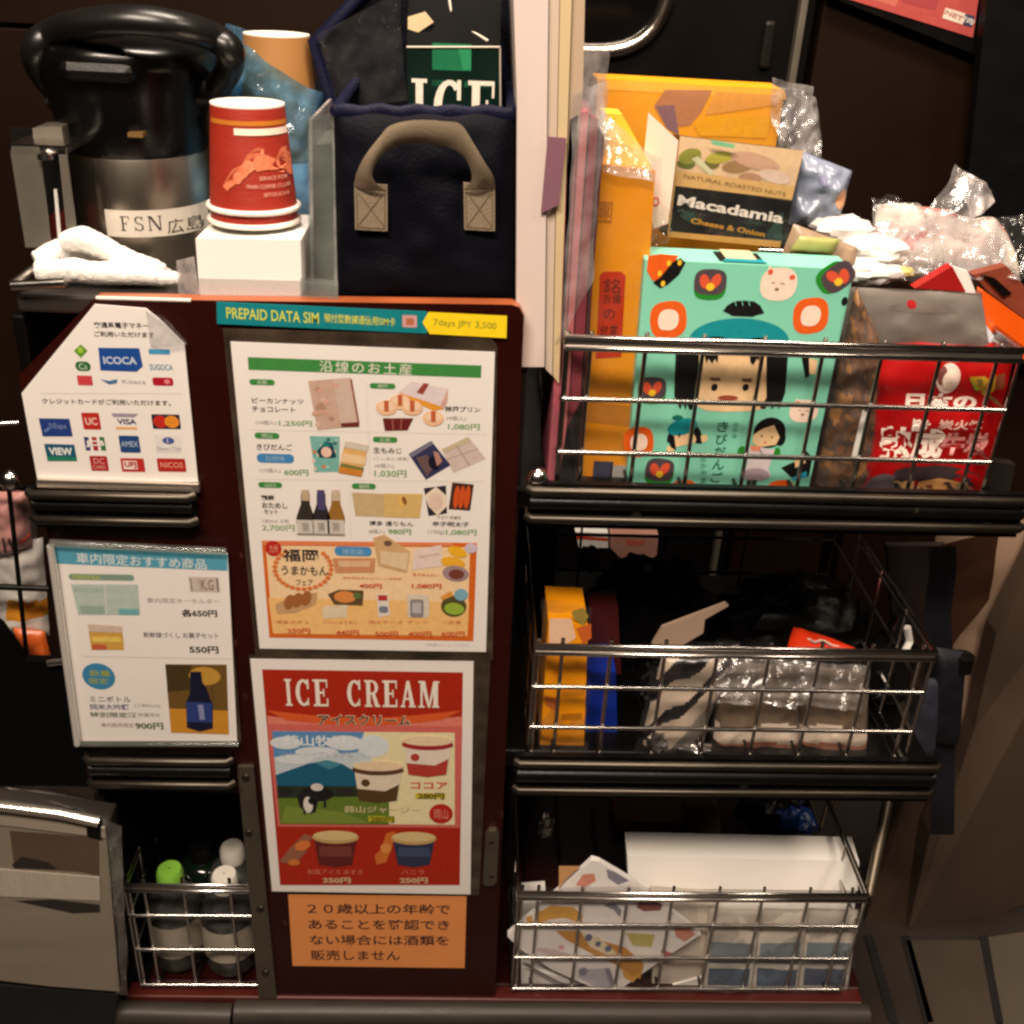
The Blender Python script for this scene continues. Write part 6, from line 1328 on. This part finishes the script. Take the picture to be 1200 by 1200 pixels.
# ================================================================ BOTTOM RIGHT BASKET
def bottom_basket():
    root = thing('white_carton', 'large plain white carton lying in the bottom right basket', 'carton', at(870, 1060, .1))
    b = MB(); lid = mat('white_lid_card', (246, 242, 236), .5, var=.03)
    def face(x, y, Y): return at(x, y, Y)
    F = [face(735, 1003, .078), face(1007, 1009, .078), face(1005, 1044, .066), face(737, 1041, .066)]; n = Vector((0, .032, .006))
    b.prism(F, n, lid); b.build('lid', root, bevel=.001)
    b = MB(); G = [face(739, 1036, .0695), face(1003, 1040, .0695), face(998, 1120, .055), face(743, 1118, .055)]
    b.prism(G, Vector((0, .026, .005)), WHITECARD); b.build('carton_body', root, bevel=.001)
    # brown cartons behind
    slab('brown_carton', 'low brown carton in shadow behind the white carton', 'carton', [(720, 962), (806, 964), (806, 990), (720, 986)], .26, .05, mat('brown_carton_card', (116, 80, 52), .7, var=.2), bevel=.002)
    slab('brown_carton', 'taller brown carton flap left of the dark gap behind the white carton', 'carton', [(804, 946), (842, 946), (846, 986), (806, 986)], .25, .04, mat('tan_carton_card', (126, 100, 60), .7, var=.2), bevel=.002)
    b = MB(); crumple(b, at(935, 962, .22), (.026, .02, .018), 171, mat('blue_wrapper', (30, 70, 150), .35, bump=.6, var=.2), 14, .35); tag(b.build('blue_wrapper', smooth=30), 'crumpled blue wrapper behind the white carton', 'wrapper')
    b = MB(); crumple(b, at(910, 950, .26), (.05, .03, .03), 172, mat('black_plastic_bag', (17, 14, 15)), 16, .3); tag(b.build('black_bag', smooth=40), 'black bag behind the white carton in the bottom basket', 'bag')
    b = MB(); crumple(b, at(640, 968, .16), (.010, .006, .020), 173, FOIL, 12, .4); tag(b.build('silver_wrapper', smooth=25), 'small silver wrapper in the dark above the bottom basket', 'wrapper')
    # square wrapped pack standing on its corner
    root = thing('paper_pack', 'white wrapped pack with orange ribbon pattern, tilted on its corner', 'wrapped pack', at(720, 1160, .03))
    P = up_page(.010, (590, 980, 4.615)); b = MB()
    P.prism(b, [(20, 540), (340, 260), (480, 130), (520, 140), (690, 240), (1070, 530), (870, 660), (600, 850), (540, 845), (260, 720), (90, 610)], .007, PAPER); b.build('pack', root, bevel=.0015)
    b = MB(); OG = ink(218, 164, 74); OD = ink(198, 140, 66); GY = ink(136, 134, 148); RDk = ink(140, 84, 72); PKk = ink(212, 142, 122); GNk = ink(196, 184, 110)
    P.poly(b, [(300, 160), (420, 160), (330, 240), (300, 290)], ink(207, 156, 106), .6)
    P.poly(b, [(390, 265), (430, 205), (490, 200), (500, 240), (450, 270)], PKk, 1); P.poly(b, [(556, 178), (600, 190), (680, 240), (620, 262), (566, 226)], GY, 1)
    P.poly(b, [(190, 410), (260, 372), (380, 384), (430, 430), (420, 470), (330, 440), (250, 450), (150, 480)], OG, 1); P.poly(b, [(120, 440), (150, 425), (160, 460), (130, 470)], OG, 1.1)
    P.poly(b, [(280, 510), (400, 510), (520, 560), (660, 600), (760, 690), (740, 770), (700, 760), (600, 690), (470, 630), (340, 560)], OD, 1.2); P.poly(b, [(420, 520), (520, 545), (620, 640), (560, 640), (470, 600)], ink(225, 209, 178), 2)
    for (x, y, r) in ((460, 546, 20), (512, 580, 15), (566, 606, 18)): P.ell(b, x, y, r, r, ink(103, 106, 129), 2.6)
    P.poly(b, [(730, 350), (800, 340), (860, 370), (850, 400), (760, 405), (720, 385)], RDk, 1); P.poly(b, [(540, 372), (600, 360), (640, 400), (630, 440), (600, 400)], GY, 1)
    P.poly(b, [(660, 520), (820, 530), (800, 600), (700, 590)], GNk, 1); P.poly(b, [(920, 470), (980, 470), (1040, 530), (980, 570), (930, 540)], PKk, 1); P.poly(b, [(850, 610), (910, 630), (890, 655), (855, 650)], ink(189, 106, 106), 1.4)
    P.poly(b, [(190, 600), (280, 610), (390, 650), (380, 668), (250, 640), (180, 620)], ink(207, 189, 188), 1); P.ell(b, 312, 600, 18, 14, ink(217, 171, 163), 1)
    P.poly(b, [(420, 720), (540, 712), (570, 740), (600, 800), (560, 840), (470, 800), (400, 760)], ink(185, 182, 191), 1); P.ell(b, 430, 730, 26, 22, GY, 1.6); P.poly(b, [(545, 710), (575, 712), (600, 790), (580, 810)], GY, 1.8); P.poly(b, [(640, 720), (700, 760), (760, 720), (700, 790), (650, 760)], OG, 2)
    P.line(b, [(110, 690), (300, 790), (560, 850)], 14, ink(106, 100, 99), .8)
    b.build('print', root)
    b = MB(); film(b, [(600, 1040), (815, 1040), (825, 1150), (606, 1164)], .0065, .004, 30, 181, CELLO, 34, 24); b.build('film_wrap', root, smooth=40)
    slab('paper_stack', 'low stack of white papers under the tilted wrapped pack', 'paper stack', [(611, 1134), (690, 1152), (760, 1162), (842, 1140), (842, 1168), (611, 1166)], .02, .08, WHITECARD)
    slab('white_packet', 'tall white packet behind the tilted wrapped pack at the left', 'packet', [(612, 1058), (640, 1056), (640, 1140), (612, 1138)], .055, .03, WHITECARD)
    slab('cream_packet', 'plain cream packet in the middle of the bottom right basket', 'packet', [(766, 1062), (842, 1068), (838, 1168), (764, 1168)], .022, .03, mat('cream_packet_paper', (214, 202, 186), .6, bump=.15, var=.1))
    # pale sachets with blue grey print
    for i, (x0, x1) in enumerate(((832, 893), (889, 948), (944, 1006))):
        root = thing('tissue_pack', 'pale pack with grey blue print, %s in the bottom right basket' % ('leftmost of three', 'middle of three', 'rightmost of three')[i], 'tissue pack', at((x0+x1)/2, 1166, .05), 'pale printed packs')
        P = Pillow([(x0, 1064), (x1, 1066), (x1-14, 1168), (x0-10, 1167)], .012+.003*i, .003, .0014, 30, 190+i, pw=10); b = MB(); pp = mat('pale_pack_film', (206, 198, 186), .4, bump=.3, bscale=60, var=.1); bl = mat('grey_blue_print', (122, 134, 140), .4, bump=.3, bscale=60, var=.25, vscale=40); b2 = mat('slate_blue_print', (84, 98, 116), .4, bump=.3, var=.3, vscale=50)
        P.shell(b, pp, 24, 34, lambda u, v: bl if .34 < v < .58 and .08 < u < .92 else (b2 if .66 < v < .84 and .08 < u < .92 else pp)); P.crop = (820, 880, 3.158); 
        b.build('pack', root, smooth=70)
        b = MB(); PP = P; PP.crop = (0, 0, 1); PP.text(b, ('お手拭', 'ウェット', 'ティッシュ')[i], x0+14, 1076, x1-14, 1086, ink(176, 130, 124), 1.5); b.build('print', root)
        b = MB(); film(b, [(x0-2, 1060), (x1+2, 1062), (x1-12, 1168), (x0-12, 1168)], .0075+.003*i, .004, 40, 195+i, CELLO, 24, 30); b.build('film_wrap', root, smooth=35)
bottom_basket()

# ================================================================ BOTTLES AT LOWER LEFT
def bottles():
    def bottle(px, py, Y, capm, label, r=.031, cr=.0145, z0=.18, body=None, lab=(158, 148, 134)):
        c = at(px, py, Y); zc = c.z
        root = thing('drink_bottle', label, 'bottle', (c.x, Y, z0), 'drink bottles in the small basket')
        pl = body or clear('bottle_plastic', (208, 214, 206), .03, .08, .1, 60, haze=.06)
        b = MB(); b.lathe([(.001, z0), (r*.9, z0), (r, z0+.006), (r, z0+(zc-z0)*.66), (r*.96, z0+(zc-z0)*.7), (r*.8, z0+(zc-z0)*.82), (r*.55, z0+(zc-z0)*.92), (cr*.85, zc-.005), (cr*.85, zc)], c.x, Y, pl, 36); b.build('bottle_body', root, smooth=50)
        b = MB(); b.lathe([(cr, zc-.004), (cr*1.04, zc), (cr, zc+.012), (cr*.86, zc+.016), (.001, zc+.0165)], c.x, Y, capm, 32); 
        b.build('cap', root, smooth=40)
        b = MB(); b.lathe([(r*1.012, z0+(zc-z0)*.22), (r*1.012, z0+(zc-z0)*.62)], c.x, Y, mat('grey_bottle_label_%d' % lab[0], lab, .35, .2, bump=.1, var=.25, vscale=30), 36); b.build('label', root, smooth=60)
        b = MB(); b.lathe([(.001, z0+.004), (r*.93, z0+.004), (r*.93, z0+(zc-z0)*.7), (r*.7, z0+(zc-z0)*.8)], c.x, Y, mat('dark_tea', (36, 34, 20), .2, trans=.2), 30); b.build('drink', root, smooth=60)
    G = mat('lime_green_cap', (136, 196, 72), .35, var=.08); W = mat('white_cap', (228, 222, 210), .4, var=.05)
    bottle(200, 1030, .05, G, 'clear drink bottle with a lime green cap, left in the small basket')
    bottle(264, 1036, .045, W, 'clear drink bottle with a white cap, front right in the small basket', lab=(172, 162, 146))
    bottle(273, 1003, .12, W, 'clear drink bottle with a white cap, standing behind the other white capped one', lab=(150, 142, 128))
    bottle(236, 1000, .14, mat('black_cap', (16, 15, 14), .4), 'dark bottle with a black cap behind the green capped one', body=mat('dark_green_bottle', (14, 26, 16), .14), lab=(60, 58, 50))
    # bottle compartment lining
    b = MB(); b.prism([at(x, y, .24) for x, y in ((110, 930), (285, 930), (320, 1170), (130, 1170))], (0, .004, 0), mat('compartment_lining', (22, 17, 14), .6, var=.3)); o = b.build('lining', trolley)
    b = MB(); crumple(b, at(196, 950, .16), (.018, .02, .014), 211, mat('brown_wrapper', (84, 56, 34), .45, bump=.5, var=.3), 14, .4); tag(b.build('brown_wrapper', smooth=35), 'crumpled brown wrapper in the dark above the green capped bottle', 'wrapper')
bottles()

# ================================================================ LEFT SIDE
def left_side():
    # pocket of packets hanging on the trolley's left side
    root = thing('side_pocket', 'black wire pocket hung on the left side of the trolley', 'pocket', at(10, 760, .1))
    b = MB()
    for y in (572, 690, 772):
        b.tube([at(-40, y-4, .02), at(44+(y-572)*.12, y, .02)], .003, BLACKP, 8)
    for x in (-30, 10): b.tube([at(x, 568, .02), at(x+22, 775, .02)], .0022, BLACKP, 8)
    b.prism([at(x, y, .0) for x, y in ((-60, 690), (0, 735), (28, 775), (80, 776), (118, 922), (-60, 920))], (0, .01, 0), mat('black_side_bag', (4, 4, 5), .7, bump=.2, var=.3, spec=.08)); b.build('pocket_frame', root, smooth=50)
    b = MB(); p, q = at(56, 777, -.004), at(76, 775, -.004); b.tube([p, q], .0032, CHROME, 8); p, q = at(-8, 497, -.004), at(22, 495, .0); b.tube([p, q], .002, CHROME, 8); b.build('clip', root, smooth=50)
    PKK = mat('pink_packet_film', (196, 140, 132), .35, bump=.5, bscale=50, var=.18)
    b = MB(); P = Pillow([(-30, 575), (32, 576), (38, 640), (-30, 660)], .05, .012, .005, 40, 221); P.shell(b, PKK, 24, 24); P.crop = (0, 540, 4.615)
    for x in (20, 60, 95): P.line(b, [(x-10, 370), (x+10, 610)], 14, ink(66, 38, 34), 1.5)
    P.poly(b, [(125, 400), (170, 380), (180, 400), (135, 425)], ink(214, 72, 40), 1.6); tag(b.build('pink_packet', smooth=40), 'pink packet with dark stripes in the pocket on the left side', 'packet')
    b = MB(); film(b, [(-30, 560), (34, 566), (52, 700), (-30, 700)], .03, .008, 40, 222, CELLO, 26, 34); tag(b.build('side_film', smooth=28), 'clear film over the pink packet on the left side', 'plastic film')
    b = MB(); P = Pillow([(-30, 640), (50, 630), (58, 745), (-30, 740)], .06, .012, .006, 40, 223); wh = mat('white_snack_film', (214, 208, 200), .3, bump=.6, bscale=60, var=.12); yo = mat('orange_snack_print', (214, 140, 44), .35, bump=.3, var=.15); P.shell(b, wh, 24, 30, lambda u, v: yo if .58+.05*math.sin(u*7) < v < .78 and u > .5 else wh); tag(b.build('white_packet', smooth=35), 'white and orange snack packet in the pocket on the left side', 'packet')
    b = MB(); P = Pillow([(14, 735), (52, 740), (60, 770), (30, 772)], .045, .006, .003, 40, 225); P.shell(b, mat('orange_red_packet', (208, 96, 40), .35, bump=.3, var=.25, vscale=50), 14, 12); tag(b.build('orange_packet', smooth=40), 'small orange red packet at the bottom of the left side pocket', 'packet')
    # grey waste container, lower left
    root = thing('waste_container', 'grey plastic waste container with white label strip at lower left', 'container', at(60, 1160, -.03))
    GP = mat('grey_container_plastic', (132, 122, 108), .36, .12, bump=.08, bscale=60, var=.3, vscale=9, stretch=(.35, 1, 2.2))
    Y = -.035; b = MB(); b.prism([at(x, y, Y) for x, y in ((-60, 952), (8, 955), (124, 972), (140, 1162), (60, 1156), (-60, 1142))], (0, .035, 0), GP, mat('container_side', (46, 42, 38), .4)); b.build('bin_body', root, bevel=.003)
    b = MB(); SV = mat('shiny_silver_trim', (220, 212, 200), .2, .9, bump=.1, var=.1)
    b.tube([at(-60, 938, Y-.004), at(10, 945, Y-.004), at(70, 953, Y-.004), at(116, 963, Y-.004)], .0062, SV, 10, flat=(1, .8)); b.build('lid_trim', root, smooth=60)
    b = MB(); b.prism([at(x, y, Y-.002) for x, y in ((-60, 946), (10, 951), (122, 971), (124, 982), (10, 968), (-60, 962))], (0, .003, 0), mat('pale_grey_lip', (150, 140, 126), .4)); b.build('lip', root, bevel=.001)
    b = MB(); film(b, [(-60, 900), (20, 915), (124, 945), (118, 962)], [.02, .02, .02, -.03], .008, 30, 231, FOGGY, 24, 18); film(b, [(5, 920), (105, 938), (118, 962), (8, 946)], [.04, .04, -.03, -.03], .010, 36, 233, CELLO, 24, 18); b.build('bag_liner', root, smooth=35)
    b = MB(); film(b, [(120, 960), (142, 968), (150, 1166), (136, 1164)], [Y-.002, Y+.02, Y+.02, Y-.002], .003, 30, 235, SHINY, 8, 40); b.build('side_film', root, smooth=40)
    b = MB(); b.prism([at(x, y, Y-.003) for x, y in ((100, 958), (118, 963), (118, 984), (102, 980))], (0, .004, 0), BLACKP); b.build('latch', root, bevel=.001)
    P = up_page(Y, (0, 860, 3.529)); b = MB(); LB = mat('ribbed_white_label', (178, 168, 154), .5, bump=.6, bscale=500, var=.08, stretch=(4, 1, .05)); P.prism(b, [(-60, 548), (0, 556), (412, 590), (416, 686), (0, 668), (-60, 664)], .001, LB, l=6); b.build('label_strip', root)
    b = MB(); P.poly(b, [(60, 690), (220, 684), (412, 705), (416, 738), (300, 742), (180, 716)], mat('dark_recess', (40, 36, 32), .5), 1); P.poly(b, [(40, 400), (410, 428), (412, 590), (330, 570), (60, 555)], mat('smoky_window', (84, 70, 58), .25, var=.3, vscale=12), 1); P.poly(b, [(50, 540), (90, 505), (200, 530), (240, 560), (60, 556)], mat('smoky_window_dark', (44, 38, 34), .3), 2); b.build('window', root)
    b = MB(); b.prism([at(x, y, -.03) for x, y in ((-60, 1150), (60, 1160), (138, 1166), (128, 1215), (-60, 1215))], (0, .1, 0), mat('black_base', (12, 12, 16), .6)); b.build('base', root)
left_side()

# ================================================================ RIGHT SIDE
def right_side():
    NB = mat('dark_blue_strap', (9, 10, 22), .6, bump=.4, bscale=500, var=.3)
    root = thing('hanging_strap', 'dark navy strap with a cloth bundle hanging at the right of the baskets', 'strap', at(1100, 980, .17))
    Y = .12; b = MB()
    b.grid(lambda u, v: at(1088+32*u-6*v+2*math.sin(v*9), 640+150*v, Y+.004*math.sin(v*7)), 6, 24, NB); b.grid(lambda u, v: at(1092+28*u-2*v, 860+118*v, Y-.012+.004*math.sin(v*6)), 6, 20, NB); b.build('strap', root, smooth=180)
    P = Pillow([(1096, 758), (1132, 764), (1122, 872), (1080, 868)], Y-.012, .014, .004, 18, 241); b = MB(); P.shell(b, NB, 26, 36); b.build('bundle', root, smooth=60)
    P = Pillow([(1086, 795), (1102, 795), (1094, 890), (1054, 878)], Y-.02, .008, .004, 18, 243); b = MB(); P.shell(b, mat('grey_blue_cloth', (40, 42, 56), .7, bump=.4, var=.25), 18, 26); b.build('cloth_end', root, smooth=60)
    b = MB(); p = at(1128, 776, Y-.014); b.lathe([(.001, p.z+.012), (.011, p.z+.009), (.012, p.z-.009), (.001, p.z-.012)], p.x, p.y, BLACKP, 18); b.build('buckle', root, smooth=50)
    # tan plastic sheet hanging behind
    root = thing('hanging_sheet', 'tan crumpled plastic sheet hanging at the right edge', 'plastic sheet', at(1150, 860, .24))
    b = MB(); film(b, [(1096, 630), (1240, 590), (1190, 880), (1100, 860)], [.27, .24, .27, .28], .007, 9, 251, mat('tan_plastic_sheet', (186, 154, 130), .5, bump=.3, bscale=12, var=.25, vscale=8), 34, 44); b.build('sheet', root, smooth=60)
    b = MB(); film(b, [(1098, 640), (1172, 622), (1160, 705), (1108, 770)], [.262, .245, .255, .265], .006, 9, 253, mat('brown_orange_print', (74, 44, 28), .5, bump=.3, var=.5, vscale=14), 24, 30); b.build('printed_area', root, smooth=60)
    b = MB(); b.prism([at(x, y, .26) for x, y in ((1040, 640), (1110, 640), (1100, 800), (1078, 860), (1050, 800))], (0, .01, 0), mat('dark_brown_cloth', (40, 26, 20), .7, bump=.3, var=.3)); tag(b.build('brown_cloth'), 'dark brown cloth behind the right end of the middle basket', 'cloth')
    b = MB(); b.prism([at(x, y, .1) for x, y in ((1150, 540), (1190, 545), (1178, 600), (1150, 590))], (0, .012, 0), mat('dark_packet', (34, 28, 24), .5, var=.3)); tag(b.build('dark_packet'), 'dark packet at the right end of the top basket below the red pouch', 'packet')
right_side()
